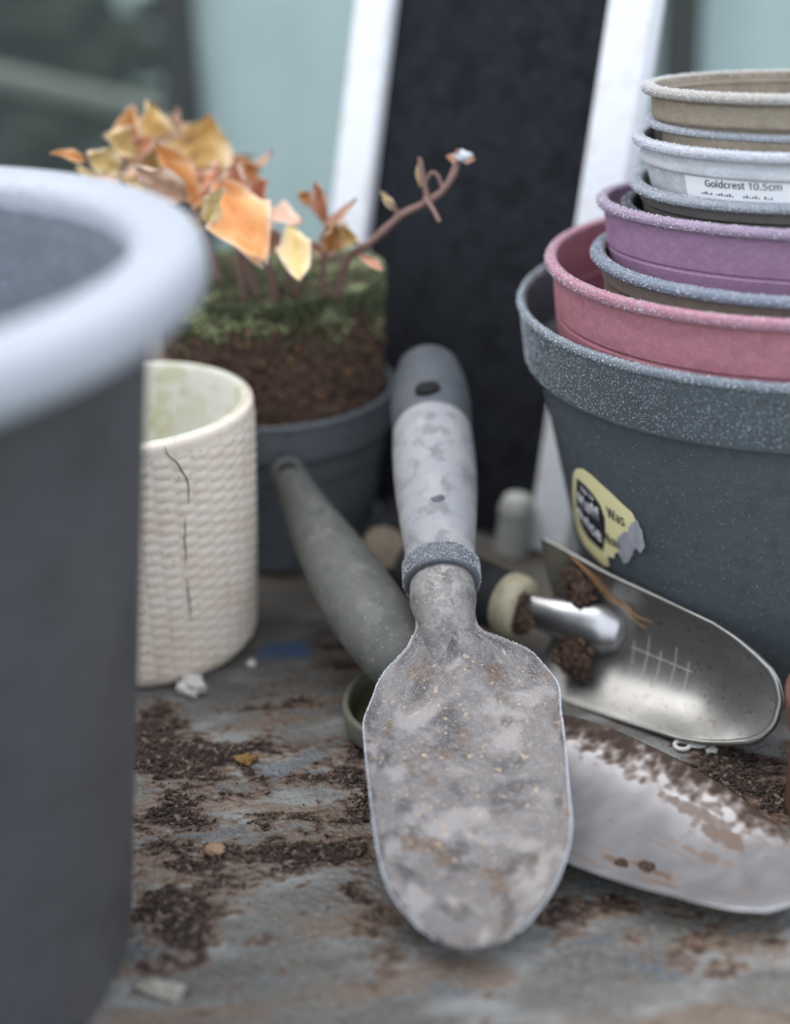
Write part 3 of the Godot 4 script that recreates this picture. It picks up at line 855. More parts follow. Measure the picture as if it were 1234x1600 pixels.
func build_green_trowel() -> void:
	var tip := Vector3(0.1004, 0.0085, -0.2822)
	var ax := Vector3(-0.742, 0.02, -0.670).normalized()
	var o := thing("green_handled_trowel", "muddy steel trowel with green grey handle lying lowest on the bench", "trowel", frame_of(tip, ax, Vector3(0.67, 0, -0.742)))
	var W := [[0.0, 0.0006], [0.001, 0.006], [0.005, 0.0125], [0.012, 0.0172], [0.02, 0.0206], [0.037, 0.0258], [0.055, 0.0290], [0.075, 0.0300], [0.09, 0.0285], [0.10, 0.0225], [0.108, 0.0120], [0.113, 0.0072], [0.118, 0.0064]]
	var half := func(a: float) -> float: return sample(W, a)
	var mid := func(_a: float) -> float: return 0.0
	var height := func(a: float, t: float) -> float:
		var d := 0.0070 * smoothstep(0.0, 0.035, a) * (1.0 - smoothstep(0.09, 0.112, a))
		return d * (pow(absf(t), 2.4) - 1.0) + 0.003 * smoothstep(0.09, 0.112, a)
	var st := []
	for i in 61: st.append(0.118 * pow(i / 60.0, 1.2))
	part("blade", shell(st, half, mid, height, 0.0014, 30), M.muddy_steel, o, "bright steel blade streaked with mud")
	var clump := func(a: float, tt: float, size: float, seed_: int) -> void:
		part("mud_lump", lump(size, seed_, 0.6, Vector3(1.2, 0.4, 1), 9), M.mud, o).position = Vector3(tt * half.call(a), height.call(a, tt) + 0.0010, -a)
	clump.call(0.0735, -0.28, 0.0024, 4)
	clump.call(0.0765, -0.22, 0.0013, 5)
	clump.call(0.0400, -0.44, 0.0018, 6)
	clump.call(0.0455, -0.56, 0.0014, 7)
	# handle
	var inv := o.transform.affine_inverse()
	var world := PackedVector3Array([Vector3(0.0155, 0.0128, -0.3610), Vector3(0.0095, 0.0185, -0.3655), Vector3(0.0030, 0.0250, -0.3705), Vector3(-0.0067, 0.0318, -0.3862), Vector3(-0.0167, 0.0385, -0.4076), Vector3(-0.0276, 0.0455, -0.4346), Vector3(-0.0355, 0.0515, -0.4565), Vector3(-0.0376, 0.0530, -0.4630)])
	var local := PackedVector3Array()
	for p in world: local.append(inv * p)
	var sp := smooth_path(local, 40)
	var hr := PackedVector2Array()
	for i in 41:
		var r := sample([[0.0, 0.0072], [0.12, 0.0104], [0.3, 0.0127], [0.5, 0.0124], [0.7, 0.0099], [0.88, 0.0070], [1.0, 0.0060]], i / 40.0)
		hr.append(Vector2(r, r * 0.86))
	part("handle", tube(sp.slice(7), hr.slice(7), 36, Vector3.UP, true), M.green_handle, o, "curved green grey plastic handle")
	var sr := PackedVector2Array()
	for i in 11: sr.append(hr[i] * 0.97)
	part("sleeve", tube(sp.slice(0, 11), sr, 32, Vector3.UP, true), M.dark_metal, o, "dark slate sleeve below the handle")
	part("neck", tube(smooth_path(PackedVector3Array([Vector3(0, 0.0005, -0.098), Vector3(0, 0.0026, -0.110), Vector3(0, 0.0042, -0.120), sp[2]]), 12), PackedVector2Array([Vector2(0.004, 0.002), Vector2(0.0056, 0.0036), Vector2(0.006, 0.005), Vector2(0.006, 0.006), Vector2(0.006, 0.006), Vector2(0.006, 0.006), Vector2(0.006, 0.006), Vector2(0.006, 0.006), Vector2(0.006, 0.006), Vector2(0.006, 0.006), Vector2(0.006, 0.006), Vector2(0.006, 0.006), Vector2(0.006, 0.006)]), 24), M.dark_metal, o)
	var e := inv * Vector3(-0.0366, 0.0520, -0.4602)
	var out := (inv.basis * Vector3(0.06, 0.62, 0.78)).normalized()
	var hole := part("hanging_hole", lathe(PackedVector2Array([Vector2(0.0002, 0.0006), Vector2(0.0034, 0.0005), Vector2(0.0038, -0.001)]), 24), M.black, o, "black hole in the handle end")
	hole.transform = Transform3D(Basis(Quaternion(Vector3.UP, out)), e + out * 0.0058)

func build_steel_trowel() -> void:
	var tip := Vector3(0.1087, 0.0205, -0.3497)
	var butt := Vector3(-0.0045, 0.0232, -0.4527)
	var ax := (butt - tip).normalized()
	var o := thing("steel_trowel", "shiny stainless trowel with depth marks leaning against the large grey pot", "trowel", frame_of(tip, ax, Vector3(0.2858, 0.9164, -0.2802)))
	var W := [[-0.0012, 0.0008], [-0.0004, 0.0045], [0.002, 0.0085], [0.005, 0.0112], [0.0105, 0.0138], [0.018, 0.0165], [0.026, 0.0184], [0.045, 0.0202], [0.066, 0.0219], [0.082, 0.0232], [0.092, 0.0240]]
	var half := func(a: float) -> float: return sample(W, a)
	var mid := func(a: float) -> float: return -0.0016 * (1.0 - smoothstep(0.06, 0.09, a))
	var height := func(a: float, t: float) -> float:
		var d := 0.0115 * smoothstep(-0.004, 0.032, a)
		return d * (pow(absf(t), 2.2) - 1.0)
	var st := []
	for i in 61: st.append(-0.0012 + 0.0932 * pow(i / 60.0, 1.35))
	part("blade", shell(st, half, mid, height, 0.0011, 40, func(p: Vector3): return p + Vector3(0, 0, 0.0) if -p.z < 0.078 else p + Vector3(0, 0, (-p.z - 0.078) * 0.55 * (1.0 - smoothstep(0.0, 0.020, p.x + 0.004)))), M.steel, o, "scooped stainless steel blade")
	# rolled bright edge
	var rim := PackedVector3Array()
	for i in 50:
		var a := 0.088 * pow(1.0 - i / 49.0, 1.6) - 0.0010
		rim.append(Vector3(mid.call(a) - half.call(a), height.call(a, -1.0) , -a))
	for i in range(1, 50):
		var a := 0.091 * pow(i / 49.0, 1.6) - 0.0010
		rim.append(Vector3(mid.call(a) + half.call(a), height.call(a, 1.0), -a))
	var rr := PackedVector2Array()
	for i in rim.size():
		var thick := 0.0007 + 0.0005 * (1.0 - smoothstep(0.0, 0.03, -rim[i].z))
		rr.append(Vector2(thick, thick))
	part("rolled_edge", tube(rim, rr, 10, Vector3(0.2, 1, 0.1).normalized()), M.steel, o, "bright rolled blade edge")
	# neck pressed out of the blade
	var L := (butt - tip).length()
	var np := smooth_path(PackedVector3Array([Vector3(0.0018, -0.0088, -0.0620), Vector3(0.0016, -0.0074, -0.0660), Vector3(0.0014, -0.0052, -0.072), Vector3(0.0008, -0.0022, -0.081), Vector3(0.0, 0, -0.094)]), 24)
	var nr := PackedVector2Array()
	for i in 25:
		var r := sample([[0.0, 0.0072], [0.12, 0.0086], [0.35, 0.0078], [0.7, 0.0058], [1.0, 0.0050]], i / 24.0)
		nr.append(Vector2(r, r * 0.72))
	part("neck", tube(np, nr, 32, Vector3.UP, true), M.bright_steel, o, "polished tapering neck")
	var rod := func(a0: float, a1: float, rs: Array, called: String, m: Material, label: String) -> void:
		var p := PackedVector3Array()
		var r := PackedVector2Array()
		for i in 13:
			var t := i / 12.0
			p.append(Vector3(0, 0, -lerpf(a0, a1, t)))
			var q := sample(rs, t)
			r.append(Vector2(q, q))
		part(called, tube(p, r, 36, Vector3.UP, true), m, o, label)
	var fer := part("ferrule", lathe(soft(PackedVector2Array([Vector2(0.0050, 0.0004), Vector2(0.0078, 0.0), Vector2(0.0098, 0.0012), Vector2(0.0108, 0.0040), Vector2(0.0106, 0.0078), Vector2(0.0092, 0.0086), Vector2(0.0003, 0.0086)]), 0.001), 48), M.cream_plastic, o, "cream plastic ferrule ring")
	fer.transform = Transform3D(Basis(Vector3.RIGHT, -PI / 2), Vector3(0, 0, -0.0905))
	rod.call(0.1000, L - 0.017, [[0.0, 0.0104], [0.3, 0.0110], [0.7, 0.0106], [1.0, 0.0108]], "handle", M.rubber, "black rubber handle grip")
	# depth marks engraved in the floor of the blade
	var strip := func(a0: float, t0: float, a1: float, t1: float, w: float) -> ArrayMesh:
		var rows := []
		var dir := Vector2(a1 - a0, (t1 - t0) * 0.02).normalized()
		for i in 9:
			var f := i / 8.0
			var row := PackedVector3Array()
			for s in [-1.0, 1.0]:
				var a: float = lerpf(a0, a1, f) + s * w * dir.y
				var t: float = lerpf(t0, t1, f) - s * w * dir.x / 0.02
				row.append(Vector3(mid.call(a) + t * half.call(a), height.call(a, t) + 0.00078, -a))
			rows.append(row)
		return sheet(rows)
	part("depth_mark", strip.call(0.0555, 0.03, 0.0330, 0.0, 0.00010), M.mark, o)
	for k in 5:
		var a := 0.0545 - k * 0.0050
		part("depth_mark", strip.call(a + 0.0004, 0.30 if k % 2 == 1 else 0.14, a - 0.0010, -0.34 if k > 0 else -0.22, 0.00009), M.mark, o)
	# clods of earth caught round the neck
	var clod := func(p: Vector3, size: float, seed_: int, count: int) -> void:
		var ms := []
		rng.seed = seed_
		for i in 5:
			ms.append([lump(size * rng.randf_range(0.4, 0.75), seed_ * 7 + i, 0.75, Vector3(1, 0.75, 1), 20, 2.6), Transform3D(Basis.IDENTITY, Vector3(rng.randfn(), rng.randfn() * 0.4, rng.randfn()).limit_length(1.2) * size * 0.5)])
		for i in count * 3:
			var q := Vector3(rng.randfn(), rng.randfn() * 0.6, rng.randfn()).limit_length(1.5) * size * 0.78
			var s := size * (0.05 + 0.22 * pow(rng.randf(), 2.0))
			ms.append([lump(1.0, i + seed_, 0.7, Vector3(1.5, 0.7, 0.8), 7, 2.6), Transform3D(Basis.from_euler(q * 900.0).scaled(Vector3(s, s, s)), q)])
		part("soil_clod", joined(ms), M.soil, o, "", "stuff").position = p
	clod.call(Vector3(0.0118, -0.0040, -0.0745), 0.0046, 11, 26)
	clod.call(Vector3(0.0150, -0.0020, -0.0790), 0.0030, 12, 16)
	clod.call(Vector3(-0.0085, -0.0020, -0.0700), 0.0052, 13, 30)
	clod.call(Vector3(-0.0120, -0.0030, -0.0660), 0.0030, 14, 18)
	clod.call(Vector3(-0.0035, 0.0036, -0.0895), 0.0038, 15, 20)
	clod.call(Vector3(0.0030, 0.0034, -0.0915), 0.0030, 16, 14)
	clod.call(Vector3(0.0030, -0.0088, -0.0170), 0.0011, 17, 5)
	clod.call(Vector3(-0.0035, -0.0086, -0.0155), 0.0010, 18, 4)
	# a few dry root fibres hanging over the edge
	var roots := [[0.0790, 0.98, 0.0660, 0.62], [0.0775, 0.94, 0.0610, 0.60], [0.0760, 0.97, 0.0640, 0.70], [0.0660, 0.62, 0.0520, 0.42], [0.0610, 0.62, 0.0500, 0.52]]
	for i in roots.size():
		var q: Array = roots[i]
		var pp := PackedVector3Array()
		var pr := PackedVector2Array()
		for k in 9:
			var f := k / 8.0
			var a := lerpf(q[0], q[2], f) + 0.0008 * sin(f * 7.0 + i)
			var t := lerpf(q[1], q[3], f) + 0.03 * sin(f * 5.0 + i * 2.0)
			pp.append(Vector3(mid.call(a) + t * half.call(a), height.call(a, t) + 0.0009 + 0.0006 * sin(f * PI), -a))
			pr.append(Vector2.ONE * lerpf(0.00038, 0.00016, f))
		part("root_fibre", tube(pp, pr, 6), M.fibre, o)

# ---------------------------------------------------------------- planter, bucket, potted shrub
func build_planter() -> void:
	var o := thing("cream_planter", "cracked cream ceramic planter with woven basket texture", "planter", Transform3D(Basis.IDENTITY, Vector3(-0.0862, 0, -0.438)))
	var H := 0.0905
	var seg := 432
	var rows := []
	var ny := 150
	for j in ny + 1:
		var y := H * j / ny
		var row := PackedVector3Array()
		for k in seg + 1:
			var g := TAU * (k % seg) / seg
			var r := lerpf(0.0352, 0.0415, pow(y / H, 0.9))
			if y < 0.008: r -= 0.007 * (1.0 - sqrt(maxf(0.0, 1.0 - pow(1.0 - y / 0.008, 2.0))))
			if y > H - 0.003: r -= 0.0020 * (1.0 - sqrt(maxf(0.0, 1.0 - pow((y - H + 0.003) / 0.003, 2.0))))
			var fade := smoothstep(0.002, 0.006, y) * (1.0 - smoothstep(H - 0.0075, H - 0.004, y))
			var u := g / TAU * 40.0
			var col := int(floor(u))
			var v := y / 0.0039 + (0.5 if col % 2 else 0.0)
			var fu := u - floorf(u)
			var fv := v - floorf(v)
			var bump := pow(sin(PI * fu), 0.6) * pow(sin(PI * fv), 0.7)
			r += 0.00052 * bump * fade
			row.append(Vector3(sin(g) * r, y, cos(g) * r))
		rows.append(row)
	part("body", sheet(rows, true), M.cream, o, "woven relief outside wall")
	var pr := PackedVector2Array([Vector2(0.0397, H - 0.0003), Vector2(0.0389, H + 0.0005), Vector2(0.0378, H), Vector2(0.0372, H - 0.0016), Vector2(0.0355, 0.06), Vector2(0.034, 0.044), Vector2(0.0320, 0.041), Vector2(0.0003, 0.041)])
	part("inside_wall", lathe(soft(pr, 0.002, 4), 96), M.cream_in, o, "pale inside stained with green algae")
	part("foot", lathe(PackedVector2Array([Vector2(0.0282, 0.0001), Vector2(0.0003, 0.0001)]), 48), M.cream, o)
	# the hairline crack runs down from the rim
	for c in [[[24.5, 0.0895], [25.8, 0.0862], [29.0, 0.0835], [31.0, 0.0800], [33.2, 0.0765], [33.4, 0.0725], [32.8, 0.0680]], [[30.6, 0.0640], [30.4, 0.0600], [29.6, 0.0560], [29.8, 0.0520], [28.8, 0.0470]], [[29.0, 0.0420], [29.3, 0.0360], [29.5, 0.0310], [29.2, 0.0260]]]:
		var p := PackedVector3Array()
		for q in c:
			var r := lerpf(0.0352, 0.0415, pow(q[1] / H, 0.9)) + 0.00052
			p.append(Vector3(sin(deg_to_rad(q[0])) * r, q[1], cos(deg_to_rad(q[0])) * r))
		var sp := smooth_path(p, 20)
		var rr := PackedVector2Array()
		for i in 21: rr.append(Vector2.ONE * (0.00006 + 0.00016 * sin(PI * i / 20.0)))
		part("crack", tube(sp, rr, 6), M.crack, o, "dark hairline crack")

func build_bucket() -> void:
	var H := 0.1815
	var at := tilted(Vector3(-0.1362, H, -0.2790), 0.0, 0.0, H)
	var o := thing("grey_bucket", "large grey plastic bucket with thick frosted rim in the foreground", "bucket", at)
	var pr := PackedVector2Array([Vector2(0.0003, 0.001), Vector2(0.061, 0.001), Vector2(0.065, 0.005), Vector2(0.0876, H - 0.012), Vector2(0.0876, H - 0.004), Vector2(0.0846, H - 0.004), Vector2(0.0834, H - 0.02), Vector2(0.061, 0.008), Vector2(0.0003, 0.006)])
	part("body", lathe(soft(pr, 0.002), 160), M.bucket, o)
	part("inside_wall", lathe(PackedVector2Array([Vector2(0.0845, H - 0.006), Vector2(0.0830, H - 0.02), Vector2(0.0722, 0.09), Vector2(0.0616, 0.0095), Vector2(0.0003, 0.0090)]), 120), M.bucket_in, o, "frost greyed inside wall")
	var rp := PackedVector2Array()
	for k in 25:
		var a := TAU * k / 24.0
		rp.append(Vector2(0.0922 + 0.0080 * signf(cos(a)) * pow(absf(cos(a)), 0.75), H - 0.0062 + 0.0066 * signf(sin(a)) * pow(absf(sin(a)), 0.75)))
	part("rim", lathe(rp, 160, 0.0004), M.bucket_rim, o, "thick rolled rim white with frost")

func make_leaf(a: Vector3, b: Vector3, w: float, tone: int, roll: float, curl: float) -> ArrayMesh:
	var tones := [[Color(0.96, 0.68, 0.26), Color(0.97, 0.80, 0.46)], [Color(0.66, 0.27, 0.08), Color(0.84, 0.52, 0.26)], [Color(0.70, 0.44, 0.34), Color(0.84, 0.66, 0.55)], [Color(0.44, 0.30, 0.10), Color(0.66, 0.52, 0.26)], [Color(0.72, 0.55, 0.22), Color(0.86, 0.74, 0.5)], [Color(0.66, 0.28, 0.16), Color(0.84, 0.52, 0.42)], [Color(0.40, 0.20, 0.12), Color(0.62, 0.40, 0.30)]]
	var c0: Color = tones[tone][0]
	var c1: Color = tones[tone][1]
	var d := b - a
	var L := d.length()
	d = d.normalized()
	var view := Vector3(0.0, 0.35, 1.0).normalized()
	var n := (view - d * view.dot(d)).normalized().rotated(d, roll)
	var s := d.cross(n)
	var rows := []
	var cols := []
	var fr := Color(0.74, 0.62, 0.56)
	for i in 15:
		var u := i / 14.0
		var dia := minf(u / 0.42, (1.0 - u) / 0.58)
		var hw := w * 0.5 * lerpf(pow(sin(PI * pow(clampf(u * 0.97 + 0.015, 0.0, 1.0), 0.85)), 0.8), dia, 0.55) + 0.0002
		var row := PackedVector3Array()
		var cr := PackedColorArray()
		var top := []
		var tc := []
		for k in 9:
			var t := k / 4.0 - 1.0
			var bend := curl * L * (u * u - u)
			var fold := 0.42 * hw * absf(t) + 0.11 * w * sin(u * 10.0 + t * 3.0 + roll * 9.0) * absf(t) + 0.05 * w * sin(u * 17.0 - t * 6.0)
			top.append(a + d * L * u + s * hw * t + n * (bend + fold))
			var f := clampf(absf(t) * 0.9 + 0.15 * sin(u * 21.0 + t * 5.0), 0.0, 1.0)
			var c := c0.lerp(c1, f)
			c = Color(c.r, c.g * 0.95, c.b * 0.9).lerp(fr, smoothstep(0.72, 1.0, absf(t)) * 0.6 + 0.5 * smoothstep(0.9, 1.0, u))
			tc.append(c)
		for k in 9:
			row.append(top[k] + n * 0.00012)
			cr.append(tc[k])
		for k in 9:
			row.append(top[8 - k] - n * 0.00012)
			cr.append(tc[8 - k])
		row.append(row[0])
		cr.append(cr[0])
		rows.append(row)
		cols.append(cr)
	return sheet(rows, true, cols)

func build_shrub() -> void:
	var base := Vector3(-0.0433, 0, -0.517)
	var o := thing("potted_shrub", "orange leaved shrub with mossy rootball in a small dark pot", "potted plant", Transform3D(Basis.IDENTITY, base))
	var H := 0.066
	var R := 0.0456
	var pr := PackedVector2Array([Vector2(0.0003, 0.0), Vector2(0.031, 0.0), Vector2(0.034, 0.003), Vector2(0.0405, H - 0.0165), Vector2(0.0428, H - 0.0160), Vector2(0.0436, H - 0.0150), Vector2(0.0448, H - 0.002), Vector2(0.0440, H - 0.0004), Vector2(0.0424, H - 0.001), Vector2(0.040, 0.04), Vector2(0.0003, 0.04)])
	part("pot", lathe(soft(pr, 0.001), 120), M.plant_pot, o, "small dark grey plastic pot")
	part("pot_rim", lip_ring(R, H, 0.0022, 0.0024), M.plant_rim, o)
	# root ball: a column of compost standing proud of the pot
	var n := FastNoiseLite.new()
	n.seed = 15
	n.frequency = 1.0
	n.fractal_octaves = 4
	var rows := []
	for j in 41:
		var t := j / 40.0
		var y := lerpf(H - 0.012, 0.108, minf(t / 0.82, 1.0))
		var r := 0.0408 if t < 0.82 else lerpf(0.0408, 0.0004, (t - 0.82) / 0.18)
		var row := PackedVector3Array()
		for k in 121:
			var g := TAU * (k % 120) / 120.0
			var q := Vector3(sin(g), 0, cos(g))
			var e := 0.0030 * n.get_noise_3d(q.x * 7.0, y * 160.0, q.z * 7.0) + 0.0012 * n.get_noise_3d(q.x * 30.0, y * 700.0, q.z * 30.0)
			row.append(q * maxf(r + e * minf(1.0, r / 0.01), 0.0) + Vector3(0, y + (e if t >= 0.82 else 0.0), 0))
		rows.append(row)
	part("rootball", sheet(rows, true), M.soil, o, "tall brown block of compost above the pot rim")
	rng.seed = 501
	var xs := []
	for i in 1500:
		var g := rng.randf() * TAU
		var y := rng.randf_range(H - 0.004, 0.107)
		var s := 0.0003 + 0.0011 * pow(rng.randf(), 3.0)
		xs.append(Transform3D(Basis.from_euler(Vector3(rng.randf(), rng.randf(), rng.randf()) * TAU).scaled(Vector3(s, s, s)), Vector3(sin(g) * 0.0412, y, cos(g) * 0.0412)))
	scatter("compost_crumbs", crumb_mesh(6), M.crumb, xs, o, [Color(0.06, 0.036, 0.026), Color(0.10, 0.062, 0.046), Color(0.045, 0.028, 0.022), Color(0.15, 0.10, 0.075), Color(0.30, 0.15, 0.06)])
	# moss cushion on top and over the shoulder
	xs = []
	var tints := []
	var blade := lump(1.0, 4, 0.3, Vector3(0.34, 1.0, 0.34), 4)
	for i in 7500:
		var g := rng.randf() * TAU
		var shoulder := rng.randf() < 0.62
		var r := 0.0418 if shoulder else 0.0418 * sqrt(rng.randf())
		var patch := n.get_noise_2d(sin(g) * 4.0 + 9.0, cos(g) * 4.0)
		var y := 0.1075
		if shoulder: y = 0.110 - absf(rng.randfn()) * (0.0062 + 0.005 * patch)
		else: y = 0.1085 + 0.003 * n.get_noise_2d(sin(g) * r * 160.0, cos(g) * r * 160.0)
		var s := rng.randf_range(0.0008, 0.0019)
		var lean := Vector3(sin(g), 0.6, cos(g)) if shoulder else Vector3(rng.randfn() * 0.5, 1, rng.randfn() * 0.5)
		lean = (lean + Vector3(rng.randfn(), rng.randfn(), rng.randfn()) * 0.35).normalized()
		xs.append(Transform3D(Basis(Quaternion(Vector3.UP, lean)).scaled_local(Vector3(s, s, s)), Vector3(sin(g) * r, y, cos(g) * r)))
		var pale := smoothstep(-0.1, 0.4, n.get_noise_3d(sin(g) * 2.0, y * 90.0, cos(g) * 2.0 + 5.0))
		tints.append(Color(0.06, 0.075, 0.035).lerp(Color(0.36, 0.40, 0.22), clampf(pale * 0.9 + rng.randf() * 0.3, 0.0, 1.0)))
	scatter("moss", blade, M.moss, xs, o, tints)
	# leaves as [base, tip, width, tone]
	var leaves := [
		[-0.0708, 0.1428, -0.5365, -0.0608, 0.1662, -0.5298, 0.0222, 0], [-0.0827, 0.1557, -0.5205, -0.0806, 0.1745, -0.5116, 0.0099, 0], [-0.0897, 0.1549, -0.5201, -0.0862, 0.1731, -0.5109, 0.0086, 1],
		[-0.0857, 0.1557, -0.5095, -0.0947, 0.1657, -0.4965, 0.0093, 3], [-0.0908, 0.1544, -0.4978, -0.0977, 0.1618, -0.4836, 0.0078, 4], [-0.0647, 0.1428, -0.4924, -0.0751, 0.1649, -0.4850, 0.0091, 1],
		[-0.0662, 0.1457, -0.4827, -0.0803, 0.1601, -0.4718, 0.0097, 2], [-0.0741, 0.1571, -0.5322, -0.0718, 0.1703, -0.5207, 0.0034, 2], [-0.0539, 0.1507, -0.4795, -0.0393, 0.1310, -0.4527, 0.0205, 1],
		[-0.0581, 0.1407, -0.4694, -0.0506, 0.1543, -0.4581, 0.0058, 4], [-0.0516, 0.1389, -0.4906, -0.0477, 0.1577, -0.4817, 0.0099, 5], [-0.0469, 0.1384, -0.4959, -0.0396, 0.1513, -0.4842, 0.0065, 5],
		[-0.0469, 0.1479, -0.5169, -0.0377, 0.1576, -0.5037, 0.0023, 2], [-0.0450, 0.1387, -0.4905, -0.0271, 0.1390, -0.4730, 0.0078, 2], [-0.0315, 0.1378, -0.4735, -0.0275, 0.1253, -0.4500, 0.0080, 4],
		[-0.0370, 0.1324, -0.4876, -0.0409, 0.1287, -0.4682, 0.0056, 6], [-0.0206, 0.1338, -0.4882, -0.0219, 0.1509, -0.4785, 0.0052, 5], [-0.0236, 0.1396, -0.4964, -0.0279, 0.1465, -0.4820, 0.0035, 1],
		[-0.0219, 0.1299, -0.4809, -0.0088, 0.1465, -0.4710, 0.0030, 2], [-0.0188, 0.1283, -0.4746, -0.0153, 0.1402, -0.4625, 0.0055, 1], [-0.0089, 0.1267, -0.4739, -0.0008, 0.1260, -0.4559, 0.0019, 5],
		[-0.0158, 0.1316, -0.4872, -0.0090, 0.1322, -0.4698, 0.0065, 3], [-0.1004, 0.1588, -0.4888, -0.1082, 0.1647, -0.4739, 0.0030, 1], [-0.0786, 0.1393, -0.5349, -0.0937, 0.1575, -0.5257, 0.0098, 3],
		[-0.0647, 0.1433, -0.5478, -0.0470, 0.1498, -0.5332, 0.0048, 6], [-0.0666, 0.1433, -0.5037, -0.0554, 0.1532, -0.4906, 0.0057, 5], [-0.0749, 0.1476, -0.5553, -0.0788, 0.1638, -0.5453, 0.0087, 6],
		[-0.0798, 0.1441, -0.5151, -0.0872, 0.1498, -0.5001, 0.0090, 1], [-0.0616, 0.1372, -0.5119, -0.0680, 0.1552, -0.5026, 0.0068, 5], [-0.0410, 0.1343, -0.5105, -0.0434, 0.1310, -0.4913, 0.0050, 6],
		[-0.0271, 0.1259, -0.4956, -0.0177, 0.1256, -0.4778, 0.0031, 6], [-0.0546, 0.1433, -0.5037, -0.0652, 0.1412, -0.4851, 0.0079, 1]]
	rng.seed = 88
	for q in leaves:
		var flat: bool = q[6] > 0.018
		part("leaf", make_leaf(Vector3(q[0], q[1], q[2]) - base, Vector3(q[3], q[4], q[5]) - base, q[6] * (1.15 if flat else 1.5), q[7], rng.randf_range(-0.3, 0.3) if flat else rng.randf_range(-0.8, 0.8), rng.randf_range(-0.25, 0.5)), M.leaf, o)
	for i in 22:
		var c := Vector3(rng.randf_range(-0.098, -0.040), 0.0, rng.randf_range(-0.54, -0.49))
		c.y = 0.132 + 0.018 * clampf((-0.040 - c.x) / 0.05, 0.0, 1.0) + rng.randf_range(-0.006, 0.008)
		var d := Vector3(rng.randfn() * 0.8 - 0.2, rng.randf_range(-0.3, 1.0), rng.randf_range(0.0, 0.7)).normalized()
		part("leaf", make_leaf(c - base, c + d * rng.randf_range(0.011, 0.017) - base, rng.randf_range(0.006, 0.010), [1, 5, 2, 3, 1, 0][i % 6], rng.randf_range(-0.9, 0.9), rng.randf_range(-0.3, 0.6)), M.leaf, o)
	# stems and the bare twig
	var twig := func(pts: Array, r0: float, r1: float, called: String, label := "") -> void:
		var p := PackedVector3Array()
		for v in pts: p.append(v - base)
		var sp := smooth_path(p, 18)
		var rr := PackedVector2Array()
		for i in 19: rr.append(Vector2.ONE * lerpf(r0, r1, i / 18.0) * (1.0 + 0.12 * sin(i * 2.3)))
		part(called, tube(sp, rr, 10, Vector3(0.1, 0.2, 1).normalized()), M.stem, o, label)
	twig.call([Vector3(-0.0181, 0.1096, -0.4834), Vector3(-0.0122, 0.1253, -0.4765), Vector3(-0.0054, 0.1302, -0.4733), Vector3(0.0013, 0.1365, -0.4707), Vector3(0.0063, 0.1407, -0.4704), Vector3(0.0121, 0.1436, -0.4685), Vector3(0.0195, 0.1482, -0.4674), Vector3(0.0235, 0.1539, -0.4678), Vector3(0.0249, 0.1576, -0.4695)], 0.0014, 0.0011, "twig", "bare reddish twig reaching out to the right")
	twig.call([Vector3(0.0126, 0.1588, -0.4701), Vector3(0.0134, 0.1534, -0.4687), Vector3(0.0149, 0.1459, -0.4674)], 0.0006, 0.0010, "twig")
	twig.call([Vector3(0.0142, 0.1511, -0.4687), Vector3(0.0164, 0.1543, -0.4691), Vector3(0.0185, 0.1531, -0.4685), Vector3(0.0200, 0.1490, -0.4677)], 0.0005, 0.0007, "twig")
	twig.call([Vector3(0.0140, 0.1465, -0.4666), Vector3(0.0161, 0.1441, -0.4632), Vector3(0.0182, 0.1405, -0.4593)], 0.0008, 0.0006, "twig")
	twig.call([Vector3(0.0050, 0.1399, -0.4712), Vector3(0.0034, 0.1435, -0.4707), Vector3(0.0010, 0.1454, -0.4704)], 0.0010, 0.0005, "twig")
	for s in [[Vector3(-0.0380, 0.105, -0.4850), Vector3(-0.0410, 0.1254, -0.4821), Vector3(-0.0459, 0.1376, -0.4878)], [Vector3(-0.0490, 0.105, -0.4850), Vector3(-0.0500, 0.1217, -0.4804), Vector3(-0.0508, 0.1409, -0.4838)], [Vector3(-0.0223, 0.105, -0.4850), Vector3(-0.0209, 0.1260, -0.4768), Vector3(-0.0188, 0.1370, -0.4765)], [Vector3(-0.0455, 0.105, -0.4950), Vector3(-0.0558, 0.1377, -0.4988), Vector3(-0.0666, 0.1482, -0.5038), Vector3(-0.0815, 0.1601, -0.5148)], [Vector3(-0.032, 0.105, -0.49), Vector3(-0.033, 0.12, -0.485), Vector3(-0.0315, 0.1375, -0.4745)], [Vector3(-0.06, 0.105, -0.51), Vector3(-0.068, 0.13, -0.52), Vector3(-0.0708, 0.143, -0.536)]]:
		twig.call(s, 0.0013, 0.0007, "stem")
	# frosted bud at the end of the twig
	part("bud", lump(0.0021, 5, 0.4, Vector3(1.4, 0.8, 1), 8), M.frost, o, "frosted white bud at the twig end").position = Vector3(0.0268, 0.1592, -0.4690) - base
	for q in [[Vector3(0.0249, 0.1580, -0.4690), Vector3(0.0212, 0.1598, -0.4671)], [Vector3(0.0262, 0.1584, -0.4690), Vector3(0.0305, 0.1588, -0.4656)], [Vector3(0.0258, 0.1590, -0.4690), Vector3(0.0248, 0.1618, -0.4680)], [Vector3(0.0126, 0.1500, -0.4690), Vector3(0.0128, 0.1592, -0.4700)], [Vector3(0.0040, 0.1420, -0.4706), Vector3(-0.0006, 0.1488, -0.4700)]]:
		part("leaf", make_leaf(q[0] - base, q[1] - base, 0.0026, 4 if q[1].x < 0.02 else 5, 0.3, 0.2), M.leaf, o)

